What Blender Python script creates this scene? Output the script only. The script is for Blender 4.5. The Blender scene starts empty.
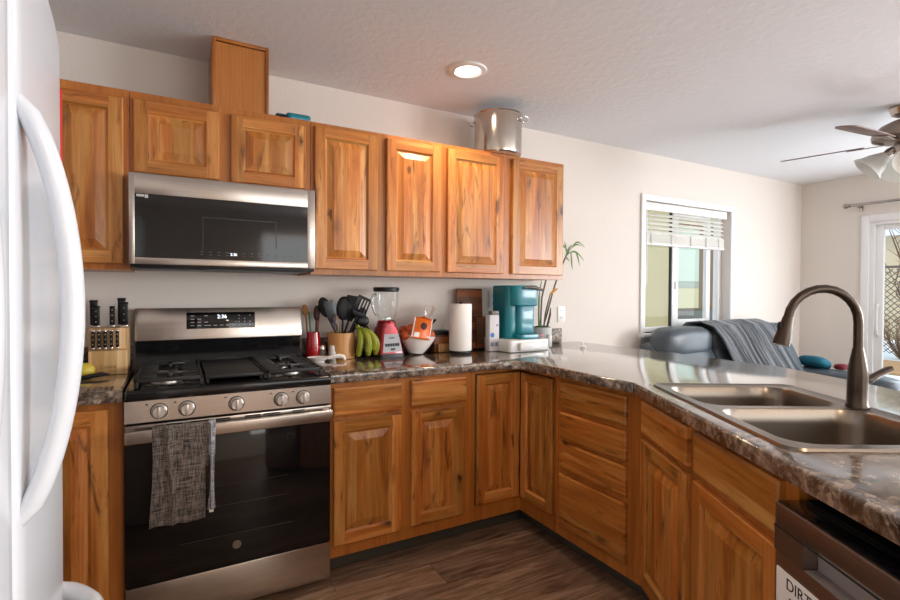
import bpy, bmesh, math, random
from mathutils import Vector, Matrix, noise as mnoise
random.seed(7)
PI = math.pi
R = math.radians
sc = bpy.context.scene
COL = sc.collection

# ------------------------------------------------------------------ camera
cam_data = bpy.data.cameras.new('camera')
cam = bpy.data.objects.new('camera', cam_data)
COL.objects.link(cam)
YAW, PIT, ROLL = .5079, -.0153, .0051
F_ = Vector((math.sin(YAW) * math.cos(PIT), math.cos(YAW) * math.cos(PIT), math.sin(PIT)))
R_ = Vector((math.cos(YAW), -math.sin(YAW), 0))
U_ = R_.cross(F_)
R2 = R_ * math.cos(ROLL) + U_ * math.sin(ROLL)
U2 = -R_ * math.sin(ROLL) + U_ * math.cos(ROLL)
cm = Matrix.Identity(4)
for i in range(3):
    cm[i][0], cm[i][1], cm[i][2] = R2[i], U2[i], -F_[i]
cm.translation = Vector((.1619, -2.8068, 1.2915))
cam.matrix_world = cm
cam_data.sensor_width = 36
cam_data.lens = 495.8 / 900 * 36
cam_data.clip_start = .02
sc.camera = cam

# ------------------------------------------------------------------ world, sun, daylight and added fill, exposure
world = bpy.data.worlds.new('sky')
sc.world = world
world.use_nodes = True
bg = world.node_tree.nodes['Background']
bg.inputs[0].default_value = (.80, .90, 1.0, 1)
bg.inputs[1].default_value = 1.3

def add_light(name, kind, loc, direction, energy, color, size=None, size_y=None, angle=None):
    l = bpy.data.lights.new(name, kind)
    l.energy = energy
    l.color = color
    if kind == 'AREA':
        l.shape = 'RECTANGLE'
        l.size = size
        l.size_y = size_y
    if kind == 'SUN':
        l.angle = angle
    o = bpy.data.objects.new(name, l)
    COL.objects.link(o)
    o.location = loc
    o.rotation_euler = Vector(direction).to_track_quat('-Z', 'Y').to_euler()
    return o

add_light('sun', 'SUN', (-4, -8, 8), (.38, .72, -.58), 1.5, (1, .93, .82), angle=R(1.5))
add_light('daylight_patio_door', 'AREA', (5.93, -1.72, 1.12), (-1, 0, .02), 34, (.90, .95, 1), 1.45, 1.75)
add_light('fill_rear_window', 'AREA', (2.6, -5.72, 1.5), (0, 1, .05), 28, (1, .97, .93), 2.6, 1.3)  # soft fill from behind the camera, set at the unseen rear window
add_light('fill_side_window', 'AREA', (5.93, -4.3, 1.55), (-1, .12, .06), 165, (.95, .97, 1), 2.0, 1.15)  # fill lamp at the added side window, brightens the kitchen
sc.view_settings.view_transform = 'Standard'
sc.view_settings.look = 'None'
sc.view_settings.gamma = 1
sc.view_settings.use_curve_mapping = False
sc.view_settings.exposure = 0.2

# ------------------------------------------------------------------ materials
def mat_new(name):
    m = bpy.data.materials.new(name)
    m.use_nodes = True
    nt = m.node_tree
    return m, nt, nt.nodes['Principled BSDF']

def srgb(r, g, b):
    f = lambda c: (c / 255 / 12.92) if c / 255 <= .04045 else ((c / 255 + .055) / 1.055) ** 2.4
    return (f(r), f(g), f(b), 1)

def N(nt, kind, **kw):
    n = nt.nodes.new(kind)
    for k, v in kw.items():
        if k in n.inputs.keys() if isinstance(k, str) else False:
            n.inputs[k].default_value = v
        else:
            setattr(n, k, v)
    return n

def simple(name, col, rough=.5, metal=0., bump=0., bscale=60., coat=0., var=0., spec=.5, sheen=0.):
    m, nt, b = mat_new(name)
    b.inputs['Base Color'].default_value = col
    b.inputs['Roughness'].default_value = rough
    b.inputs['Metallic'].default_value = metal
    b.inputs['Coat Weight'].default_value = coat
    b.inputs['Specular IOR Level'].default_value = spec
    b.inputs['Sheen Weight'].default_value = sheen
    tc = N(nt, 'ShaderNodeTexCoord')
    nz = N(nt, 'ShaderNodeTexNoise')
    nz.inputs['Scale'].default_value = bscale
    nz.inputs['Detail'].default_value = 3
    nt.links.new(tc.outputs['Object'], nz.inputs['Vector'])
    if var:
        mx = N(nt, 'ShaderNodeMix', data_type='RGBA')
        mx.inputs['A'].default_value = tuple(c * (1 - var) for c in col[:3]) + (1,)
        mx.inputs['B'].default_value = tuple(min(1, c * (1 + var)) for c in col[:3]) + (1,)
        nt.links.new(nz.outputs['Fac'], mx.inputs['Factor'])
        nt.links.new(mx.outputs['Result'], b.inputs['Base Color'])
    if bump:
        bp = N(nt, 'ShaderNodeBump')
        bp.inputs['Strength'].default_value = bump
        bp.inputs['Distance'].default_value = .004
        nt.links.new(nz.outputs['Fac'], bp.inputs['Height'])
        nt.links.new(bp.outputs['Normal'], b.inputs['Normal'])
    return m

def ramp(nt, stops):
    r = N(nt, 'ShaderNodeValToRGB')
    cr = r.color_ramp
    while len(cr.elements) < len(stops):
        cr.elements.new(.5)
    for e, (p, c) in zip(cr.elements, stops):
        e.position = p
        e.color = c
    return r

def wood(name, axis, base, dark, light, board=.075, knots=True, rough=.34, stretch=.07, coat=.12, bvar=.46):
    """knotty alder: grain along the local axis, glued boards across it, dark knots and mineral streaks"""
    m, nt, b = mat_new(name)
    L = nt.links.new
    tc = N(nt, 'ShaderNodeTexCoord')
    oi = N(nt, 'ShaderNodeObjectInfo')
    off = N(nt, 'ShaderNodeVectorMath', operation='SCALE')
    off.inputs[0].default_value = (13, 7.3, 21)
    L(oi.outputs['Random'], off.inputs['Scale'])
    # boards
    sep = N(nt, 'ShaderNodeSeparateXYZ')
    L(tc.outputs['Object'], sep.inputs[0])
    def M2(op, a, bb):
        n = N(nt, 'ShaderNodeMath', operation=op)
        for i, v in enumerate((a, bb)):
            if isinstance(v, (int, float)):
                n.inputs[i].default_value = v
            else:
                L(v, n.inputs[i])
        return n.outputs[0]
    cross = M2('ADD', sep.outputs['X'], sep.outputs['Y']) if axis == 2 else sep.outputs['Z']
    cross = M2('ADD', cross, M2('MULTIPLY', oi.outputs['Random'], 3.1))
    fl = M2('FLOOR', M2('DIVIDE', cross, board), 0)
    wn = N(nt, 'ShaderNodeTexWhiteNoise', noise_dimensions='1D')
    L(fl, wn.inputs['W'])
    boff = N(nt, 'ShaderNodeVectorMath', operation='SCALE')
    boff.inputs[0].default_value = (0, 0, 5) if axis == 2 else (5, 5, 0)
    L(wn.outputs['Value'], boff.inputs['Scale'])
    add1 = N(nt, 'ShaderNodeVectorMath', operation='ADD')
    L(tc.outputs['Object'], add1.inputs[0]); L(off.outputs[0], add1.inputs[1])
    add2 = N(nt, 'ShaderNodeVectorMath', operation='ADD')
    L(add1.outputs[0], add2.inputs[0]); L(boff.outputs[0], add2.inputs[1])
    def stretched(s):
        mp = N(nt, 'ShaderNodeMapping')
        sv = [1, 1, 1]
        if axis == 2: sv[2] = s
        else: sv[0] = sv[1] = s
        mp.inputs['Scale'].default_value = sv
        L(add2.outputs[0], mp.inputs['Vector'])
        return mp.outputs[0]
    g = N(nt, 'ShaderNodeTexNoise')
    g.inputs['Scale'].default_value = 16; g.inputs['Detail'].default_value = 6
    g.inputs['Roughness'].default_value = .62; g.inputs['Distortion'].default_value = .9
    L(stretched(stretch), g.inputs['Vector'])
    rp = ramp(nt, [(.25, dark), (.48, base), (.75, light)])
    L(g.outputs['Fac'], rp.inputs[0])
    fine = N(nt, 'ShaderNodeTexNoise')
    fine.inputs['Scale'].default_value = 120; fine.inputs['Detail'].default_value = 3
    L(stretched(.03), fine.inputs['Vector'])
    mx = N(nt, 'ShaderNodeMix', data_type='RGBA', blend_type='MULTIPLY')
    mx.inputs['Factor'].default_value = .55
    fr = ramp(nt, [(.3, (.72, .68, .62, 1)), (.6, (1, 1, 1, 1))])
    L(fine.outputs['Fac'], fr.inputs[0])
    L(rp.outputs[0], mx.inputs['A']); L(fr.outputs[0], mx.inputs['B'])
    hs = N(nt, 'ShaderNodeHueSaturation')
    L(mx.outputs['Result'], hs.inputs['Color'])
    L(M2('ADD', M2('MULTIPLY', wn.outputs['Value'], bvar), 1.01 - bvar / 2), hs.inputs['Value'])
    L(M2('ADD', M2('MULTIPLY', wn.outputs['Value'], -.008), .506), hs.inputs['Hue'])
    out = hs.outputs[0]
    if knots:
        wob = N(nt, 'ShaderNodeTexNoise')
        wob.inputs['Scale'].default_value = 14; wob.inputs['Detail'].default_value = 3
        L(add2.outputs[0], wob.inputs['Vector'])
        ws = N(nt, 'ShaderNodeVectorMath', operation='SCALE'); ws.inputs['Scale'].default_value = .05
        L(wob.outputs['Color'], ws.inputs[0])
        wa = N(nt, 'ShaderNodeVectorMath', operation='ADD')
        mp = N(nt, 'ShaderNodeMapping')
        mp.inputs['Scale'].default_value = (1, .08, .5) if axis == 2 else (.5, .04, 1)
        L(add2.outputs[0], mp.inputs['Vector'])
        L(mp.outputs[0], wa.inputs[0]); L(ws.outputs[0], wa.inputs[1])
        vo = N(nt, 'ShaderNodeTexVoronoi'); vo.inputs['Scale'].default_value = 7
        L(wa.outputs[0], vo.inputs['Vector'])
        kr = ramp(nt, [(.0, (1, 1, 1, 1)), (.05, (.9, .9, .9, 1)), (.12, (.35, .35, .35, 1)), (.24, (0, 0, 0, 1))])
        L(vo.outputs['Distance'], kr.inputs[0])
        # long thin mineral streaks
        st = N(nt, 'ShaderNodeTexNoise'); st.inputs['Scale'].default_value = 24; st.inputs['Detail'].default_value = 4
        st.inputs['Distortion'].default_value = 1.2
        L(stretched(.16), st.inputs['Vector'])
        sr = ramp(nt, [(.59, (0, 0, 0, 1)), (.72, (.75, .75, .75, 1))])
        L(st.outputs['Fac'], sr.inputs[0])
        kk = N(nt, 'ShaderNodeMix', data_type='RGBA', blend_type='LIGHTEN'); kk.inputs['Factor'].default_value = 1
        L(kr.outputs[0], kk.inputs['A']); L(sr.outputs[0], kk.inputs['B'])
        km = N(nt, 'ShaderNodeMix', data_type='RGBA')
        L(kk.outputs['Result'], km.inputs['Factor']); L(out, km.inputs['A'])
        km.inputs['B'].default_value = (dark[0] * .16, dark[1] * .13, dark[2] * .12, 1)
        out = km.outputs['Result']
    L(out, b.inputs['Base Color'])
    b.inputs['Roughness'].default_value = rough
    b.inputs['Coat Weight'].default_value = coat
    b.inputs['Coat Roughness'].default_value = .25
    bp = N(nt, 'ShaderNodeBump'); bp.inputs['Strength'].default_value = .12; bp.inputs['Distance'].default_value = .002
    L(fine.outputs['Fac'], bp.inputs['Height']); L(bp.outputs['Normal'], b.inputs['Normal'])
    return m

WB, WD, WL = srgb(188, 115, 48), srgb(134, 66, 22), srgb(222, 164, 96)
wood_v = wood('alder_vertical_grain', 2, WB, WD, WL)
wood_h = wood('alder_horizontal_grain', 0, WB, WD, WL)
wood_frame = wood('alder_frame', 2, srgb(174, 104, 42), srgb(150, 82, 30), srgb(190, 120, 52), board=.3, knots=False)
wood_plain = wood('oak_veneer_panel', 2, srgb(180, 112, 54), srgb(168, 100, 46), srgb(190, 122, 62), board=2, knots=False)
wood_pale = wood('pale_block_wood', 2, srgb(214, 170, 116), srgb(190, 140, 86), srgb(232, 196, 146), board=.03, knots=False, rough=.5)
wood_bamboo = wood('bamboo_wood', 2, srgb(206, 150, 88), srgb(186, 124, 64), srgb(222, 172, 112), board=.028, knots=False, rough=.42)
wood_acacia = wood('acacia_wood', 0, srgb(128, 72, 36), srgb(82, 42, 20), srgb(170, 106, 58), board=.042, knots=False, rough=.45, bvar=1.1)

def laminate():
    m, nt, b = mat_new('granite_look_laminate')
    L = nt.links.new
    tc = N(nt, 'ShaderNodeTexCoord')
    n1 = N(nt, 'ShaderNodeTexNoise'); n1.inputs['Scale'].default_value = 13; n1.inputs['Detail'].default_value = 7; n1.inputs['Roughness'].default_value = .72; n1.inputs['Distortion'].default_value = 1.4
    L(tc.outputs['Object'], n1.inputs['Vector'])
    r1 = ramp(nt, [(.30, srgb(34, 24, 20)), (.42, srgb(80, 66, 56)), (.52, srgb(134, 119, 106)), (.62, srgb(176, 161, 146)), (.75, srgb(104, 84, 68))])
    L(n1.outputs['Fac'], r1.inputs[0])
    v = N(nt, 'ShaderNodeTexVoronoi'); v.inputs['Scale'].default_value = 75
    L(tc.outputs['Object'], v.inputs['Vector'])
    r2 = ramp(nt, [(.0, (.10, .07, .06, 1)), (.35, (.45, .38, .33, 1)), (.6, (.85, .78, .70, 1)), (1, (1, .95, .9, 1))])
    sep = N(nt, 'ShaderNodeSeparateColor')
    L(v.outputs['Color'], sep.inputs[0]); L(sep.outputs[0], r2.inputs[0])
    mx = N(nt, 'ShaderNodeMix', data_type='RGBA', blend_type='MULTIPLY'); mx.inputs['Factor'].default_value = .75
    L(r1.outputs[0], mx.inputs['A']); L(r2.outputs[0], mx.inputs['B'])
    n3 = N(nt, 'ShaderNodeTexNoise'); n3.inputs['Scale'].default_value = 34; n3.inputs['Detail'].default_value = 3
    L(tc.outputs['Object'], n3.inputs['Vector'])
    r3 = ramp(nt, [(.62, (0, 0, 0, 1)), (.70, (.8, .8, .8, 1))])
    L(n3.outputs['Fac'], r3.inputs[0])
    mx2 = N(nt, 'ShaderNodeMix', data_type='RGBA')
    L(r3.outputs[0], mx2.inputs['Factor']); L(mx.outputs['Result'], mx2.inputs['A'])
    mx2.inputs['B'].default_value = srgb(166, 152, 138)
    L(mx2.outputs['Result'], b.inputs['Base Color'])
    b.inputs['Roughness'].default_value = .16
    b.inputs['Specular IOR Level'].default_value = .8
    b.inputs['Coat Weight'].default_value = 1
    b.inputs['Coat IOR'].default_value = 1.55
    b.inputs['Coat Roughness'].default_value = .09
    return m
lam = laminate()
lam_matte = laminate(); lam_matte.name = 'granite_look_laminate_upright'
for k_, v_ in (('Coat Weight', 0), ('Roughness', .4), ('Specular IOR Level', .4)): lam_matte.node_tree.nodes['Principled BSDF'].inputs[k_].default_value = v_

def floor_mat():
    m, nt, b = mat_new('brown_vinyl_planks')
    L = nt.links.new
    tc = N(nt, 'ShaderNodeTexCoord')
    br = N(nt, 'ShaderNodeTexBrick', offset=.37, squash=1)
    br.inputs['Scale'].default_value = 1
    br.inputs['Brick Width'].default_value = 1.22; br.inputs['Row Height'].default_value = .18
    br.inputs['Mortar Size'].default_value = .0012; br.inputs['Mortar Smooth'].default_value = .2
    br.inputs['Bias'].default_value = 0
    br.inputs['Color1'].default_value = (0, 0, 0, 1); br.inputs['Color2'].default_value = (1, 1, 1, 1); br.inputs['Mortar'].default_value = (.3, .3, .3, 1)
    L(tc.outputs['Object'], br.inputs['Vector'])
    mp = N(nt, 'ShaderNodeMapping'); mp.inputs['Scale'].default_value = (1, 9, 1)
    L(tc.outputs['Object'], mp.inputs['Vector'])
    addv = N(nt, 'ShaderNodeVectorMath', operation='ADD')
    sc_ = N(nt, 'ShaderNodeVectorMath', operation='SCALE'); sc_.inputs['Scale'].default_value = 7
    L(br.outputs['Color'], sc_.inputs[0]); L(mp.outputs[0], addv.inputs[0]); L(sc_.outputs[0], addv.inputs[1])
    n = N(nt, 'ShaderNodeTexNoise'); n.inputs['Scale'].default_value = 3.2; n.inputs['Detail'].default_value = 7; n.inputs['Roughness'].default_value = .65; n.inputs['Distortion'].default_value = .8
    L(addv.outputs[0], n.inputs['Vector'])
    r1 = ramp(nt, [(.30, srgb(72, 54, 42)), (.5, srgb(122, 98, 80)), (.70, srgb(164, 140, 120))])
    L(n.outputs['Fac'], r1.inputs[0])
    tone = ramp(nt, [(0, (.72, .70, .68, 1)), (1, (1.25, 1.2, 1.18, 1))])
    L(br.outputs['Color'], tone.inputs[0])
    mx = N(nt, 'ShaderNodeMix', data_type='RGBA', blend_type='MULTIPLY'); mx.inputs['Factor'].default_value = 1
    L(r1.outputs[0], mx.inputs['A']); L(tone.outputs[0], mx.inputs['B'])
    mx2 = N(nt, 'ShaderNodeMix', data_type='RGBA')
    L(br.outputs['Fac'], mx2.inputs['Factor']); L(mx.outputs['Result'], mx2.inputs['A']); mx2.inputs['B'].default_value = srgb(52, 36, 28)
    L(mx2.outputs['Result'], b.inputs['Base Color'])
    b.inputs['Roughness'].default_value = .42
    bp = N(nt, 'ShaderNodeBump'); bp.inputs['Strength'].default_value = .15; bp.inputs['Distance'].default_value = .003
    L(n.outputs['Fac'], bp.inputs['Height']); L(bp.outputs['Normal'], b.inputs['Normal'])
    return m
floor_m = floor_mat()

def plaster(name, col, scale, strength, dist):
    m, nt, b = mat_new(name)
    L = nt.links.new
    tc = N(nt, 'ShaderNodeTexCoord')
    n1 = N(nt, 'ShaderNodeTexNoise'); n1.inputs['Scale'].default_value = scale; n1.inputs['Detail'].default_value = 5; n1.inputs['Roughness'].default_value = .55
    L(tc.outputs['Object'], n1.inputs['Vector'])
    r = ramp(nt, [(.42, (0, 0, 0, 1)), (.62, (1, 1, 1, 1))])
    L(n1.outputs['Fac'], r.inputs[0])
    bp = N(nt, 'ShaderNodeBump'); bp.inputs['Strength'].default_value = strength; bp.inputs['Distance'].default_value = dist
    L(r.outputs[0], bp.inputs['Height']); L(bp.outputs['Normal'], b.inputs['Normal'])
    b.inputs['Base Color'].default_value = col
    b.inputs['Roughness'].default_value = .8
    b.inputs['Specular IOR Level'].default_value = .25
    return m
wall_m = plaster('warm_white_wall_paint', srgb(226, 218, 210), 55, .12, .003)
ceil_m = plaster('textured_white_ceiling', srgb(234, 235, 238), 26, .16, .004)
trim_m = simple('white_trim_paint', srgb(238, 238, 238), .4)

def steel(name, col, rough, axis=0, aniso=.0):
    m, nt, b = mat_new(name)
    L = nt.links.new
    tc = N(nt, 'ShaderNodeTexCoord')
    mp = N(nt, 'ShaderNodeMapping')
    s = [220, 220, 220]; s[axis] = 3
    mp.inputs['Scale'].default_value = s
    L(tc.outputs['Object'], mp.inputs['Vector'])
    n = N(nt, 'ShaderNodeTexNoise'); n.inputs['Scale'].default_value = 1; n.inputs['Detail'].default_value = 2
    L(mp.outputs[0], n.inputs['Vector'])
    r = ramp(nt, [(.2, tuple(c * .88 for c in col[:3]) + (1,)), (.8, tuple(min(1, c * 1.06) for c in col[:3]) + (1,))])
    L(n.outputs['Fac'], r.inputs[0]); L(r.outputs[0], b.inputs['Base Color'])
    b.inputs['Metallic'].default_value = 1
    b.inputs['Roughness'].default_value = rough
    bp = N(nt, 'ShaderNodeBump'); bp.inputs['Strength'].default_value = .06; bp.inputs['Distance'].default_value = .001
    L(n.outputs['Fac'], bp.inputs['Height']); L(bp.outputs['Normal'], b.inputs['Normal'])
    return m
steel_h = steel('brushed_stainless_steel', srgb(200, 192, 184), .27, 0)
steel_pot = steel('polished_pot_steel', srgb(205, 196, 186), .16, 2)
steel_sink = steel('satin_sink_steel', srgb(138, 128, 118), .3, 0)
steel_dark = steel('dark_slate_steel', srgb(150, 132, 122), .42, 0)
chrome = simple('chrome', (.8, .8, .8, 1), .1, 1)
knob_m = simple('satin_knob_metal', srgb(214, 208, 202), .34, .85)
bronze = simple('oil_rubbed_bronze', srgb(74, 64, 57), .3, .9)
black_glass = simple('black_glass', (.006, .006, .007, 1), .06, 0, spec=.5)
black_enamel = simple('black_enamel', (.008, .008, .009, 1), .16, 0)
iron = simple('cast_iron', (.012, .012, .012, 1), .5, 0, bump=.2, bscale=300)
black_plastic = simple('black_plastic', (.008, .008, .009, 1), .4, spec=.3)
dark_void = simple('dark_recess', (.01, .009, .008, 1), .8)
rubber_grey = simple('grey_vinyl_cove_base', srgb(70, 68, 62), .5)
fridge_m = simple('white_fridge_enamel', srgb(228, 233, 240), .22, bump=.04, bscale=350)
white_plastic = simple('white_plastic', srgb(236, 234, 230), .35)
white_cer = simple('white_ceramic', srgb(238, 230, 226), .18, coat=.4)
teal = simple('teal_plastic', srgb(0, 120, 136), .28, coat=.3)
teal_dark = simple('dark_teal_plastic', srgb(0, 84, 98), .3)
red_gloss = simple('red_gloss', srgb(168, 8, 20), .18, coat=.6)
red_dark = simple('red_enamel_metal', srgb(150, 8, 24), .22, .35, coat=.5)
paper_w = simple('white_paper', srgb(240, 236, 232), .85, bump=.15, bscale=120)
banana_m = simple('green_yellow_banana', srgb(142, 148, 40), .5, var=.3, bscale=14)
banana_tip = simple('banana_tip', srgb(70, 66, 30), .7)
orange_m = simple('mandarin_peel', srgb(206, 94, 46), .42, bump=.25, bscale=260, var=.12)
orange_label = simple('orange_bag_label', srgb(226, 104, 20), .4)
label_dark = simple('dark_print', srgb(60, 22, 14), .5)
leather = simple('blue_grey_leather', srgb(70, 80, 88), .36, bump=.35, bscale=28, var=.12)
throw_m = simple('grey_plush_throw', srgb(92, 98, 104), .75, bump=.35, bscale=180, var=.22, sheen=.4)
teal_cloth = simple('teal_cloth', srgb(12, 96, 116), .8, bump=.2, bscale=150)
red_cloth = simple('dark_red_cloth', srgb(110, 16, 34), .8, bump=.2, bscale=150)
lemon_m = simple('lemon_yellow', srgb(214, 190, 70), .4, bump=.2, bscale=200)
green_leaf = simple('bamboo_leaf_green', srgb(96, 128, 52), .45, var=.25, bscale=30)
leaf_dry = simple('dry_orange_leaf', srgb(206, 140, 56), .6)
cane = simple('bamboo_cane', srgb(92, 84, 66), .5, var=.3, bscale=40)
soil = simple('dark_green_moss', srgb(60, 78, 52), .9, bump=.4, bscale=60)
pot_grey = simple('pale_grey_pot', srgb(196, 200, 198), .35)
pinkish = simple('pink_foil_pods', srgb(206, 128, 132), .35)
fan_blade_m = simple('walnut_fan_blade', srgb(128, 104, 98), .4, var=.08, bscale=20)
nickel = simple('brushed_nickel', srgb(176, 168, 160), .25, 1)
snow_m = simple('snow', srgb(236, 240, 248), .8, bump=.4, bscale=6)
slat_m = simple('blind_slat', srgb(240, 238, 230), .45)
slat_m.node_tree.nodes['Principled BSDF'].inputs['Transmission Weight'].default_value = 0

def glass_mat(name, tint=(1, 1, 1, 1), refl=.12, rough=.01):
    m = bpy.data.materials.new(name); m.use_nodes = True
    nt = m.node_tree; nt.nodes.clear(); L = nt.links.new
    o = N(nt, 'ShaderNodeOutputMaterial'); t = N(nt, 'ShaderNodeBsdfTransparent'); g = N(nt, 'ShaderNodeBsdfGlossy')
    t.inputs[0].default_value = tint; g.inputs['Roughness'].default_value = rough
    fr = N(nt, 'ShaderNodeFresnel'); fr.inputs[0].default_value = 1.4
    ad = N(nt, 'ShaderNodeMath', operation='ADD'); ad.inputs[1].default_value = refl - .04
    L(fr.outputs[0], ad.inputs[0])
    ge = N(nt, 'ShaderNodeNewGeometry')
    iv = N(nt, 'ShaderNodeMath', operation='SUBTRACT'); iv.inputs[0].default_value = 1; L(ge.outputs['Backfacing'], iv.inputs[1])
    mu = N(nt, 'ShaderNodeMath', operation='MULTIPLY', use_clamp=True); L(ad.outputs[0], mu.inputs[0]); L(iv.outputs[0], mu.inputs[1])
    mx = N(nt, 'ShaderNodeMixShader')
    L(mu.outputs[0], mx.inputs[0]); L(t.outputs[0], mx.inputs[1]); L(g.outputs[0], mx.inputs[2]); L(mx.outputs[0], o.inputs[0])
    return m
pane_m = glass_mat('window_glass', (.96, .98, .97, 1), .02)
clear_glass = glass_mat('clear_jar_glass', (.97, .98, .98, 1), .05)
net_m = glass_mat('clear_net_wrap', (.95, .85, .8, 1), .18, .15)

def emit(name, col, strength):
    m = bpy.data.materials.new(name); m.use_nodes = True
    nt = m.node_tree
    b = nt.nodes['Principled BSDF']
    b.inputs['Base Color'].default_value = col
    b.inputs['Emission Color'].default_value = col
    b.inputs['Emission Strength'].default_value = strength
    return m
digit_m = emit('lit_clock_digits', (.85, .9, 1, 1), 1.6)
bulb_m = emit('lit_lamp_lens', (1, .93, .82, 1), 9)
shade_m = simple('frosted_glass_shade', srgb(244, 245, 240), .3)
shade_m.node_tree.nodes['Principled BSDF'].inputs['Transmission Weight'].default_value = .35
shade_m.node_tree.nodes['Principled BSDF'].inputs['Roughness'].default_value = .5
print_w = simple('pale_print', srgb(190, 190, 190), .5)
print_d = simple('dark_letters', srgb(30, 28, 28), .6)
pale_blue = simple('blue_print', srgb(40, 110, 190), .5)

def weave(name, a, bcol):
    m, nt, b = mat_new(name)
    L = nt.links.new
    tc = N(nt, 'ShaderNodeTexCoord')
    n1 = N(nt, 'ShaderNodeTexNoise'); n1.inputs['Scale'].default_value = 1; n1.inputs['Detail'].default_value = 2
    mp = N(nt, 'ShaderNodeMapping'); mp.inputs['Scale'].default_value = (260, 60, 26)
    L(tc.outputs['Object'], mp.inputs['Vector']); L(mp.outputs[0], n1.inputs['Vector'])
    n2 = N(nt, 'ShaderNodeTexNoise'); n2.inputs['Scale'].default_value = 1; n2.inputs['Detail'].default_value = 2
    mp2 = N(nt, 'ShaderNodeMapping'); mp2.inputs['Scale'].default_value = (26, 60, 260)
    L(tc.outputs['Object'], mp2.inputs['Vector']); L(mp2.outputs[0], n2.inputs['Vector'])
    ad = N(nt, 'ShaderNodeMath', operation='ADD'); L(n1.outputs['Fac'], ad.inputs[0]); L(n2.outputs['Fac'], ad.inputs[1])
    hf = N(nt, 'ShaderNodeMath', operation='MULTIPLY'); hf.inputs[1].default_value = .5; L(ad.outputs[0], hf.inputs[0])
    r = ramp(nt, [(.40, a), (.62, bcol)])
    L(hf.outputs[0], r.inputs[0]); L(r.outputs[0], b.inputs['Base Color'])
    b.inputs['Roughness'].default_value = .9; b.inputs['Sheen Weight'].default_value = .2
    bp = N(nt, 'ShaderNodeBump'); bp.inputs['Strength'].default_value = .5; bp.inputs['Distance'].default_value = .003
    L(hf.outputs[0], bp.inputs['Height']); L(bp.outputs['Normal'], b.inputs['Normal'])
    return m
towel_m = weave('charcoal_linen_weave', srgb(48, 42, 40), srgb(136, 124, 116))
towel_hem = weave('pale_towel_hem', srgb(110, 110, 118), srgb(200, 200, 208))

# ------------------------------------------------------------------ mesh helpers
ROOT = {}

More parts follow.
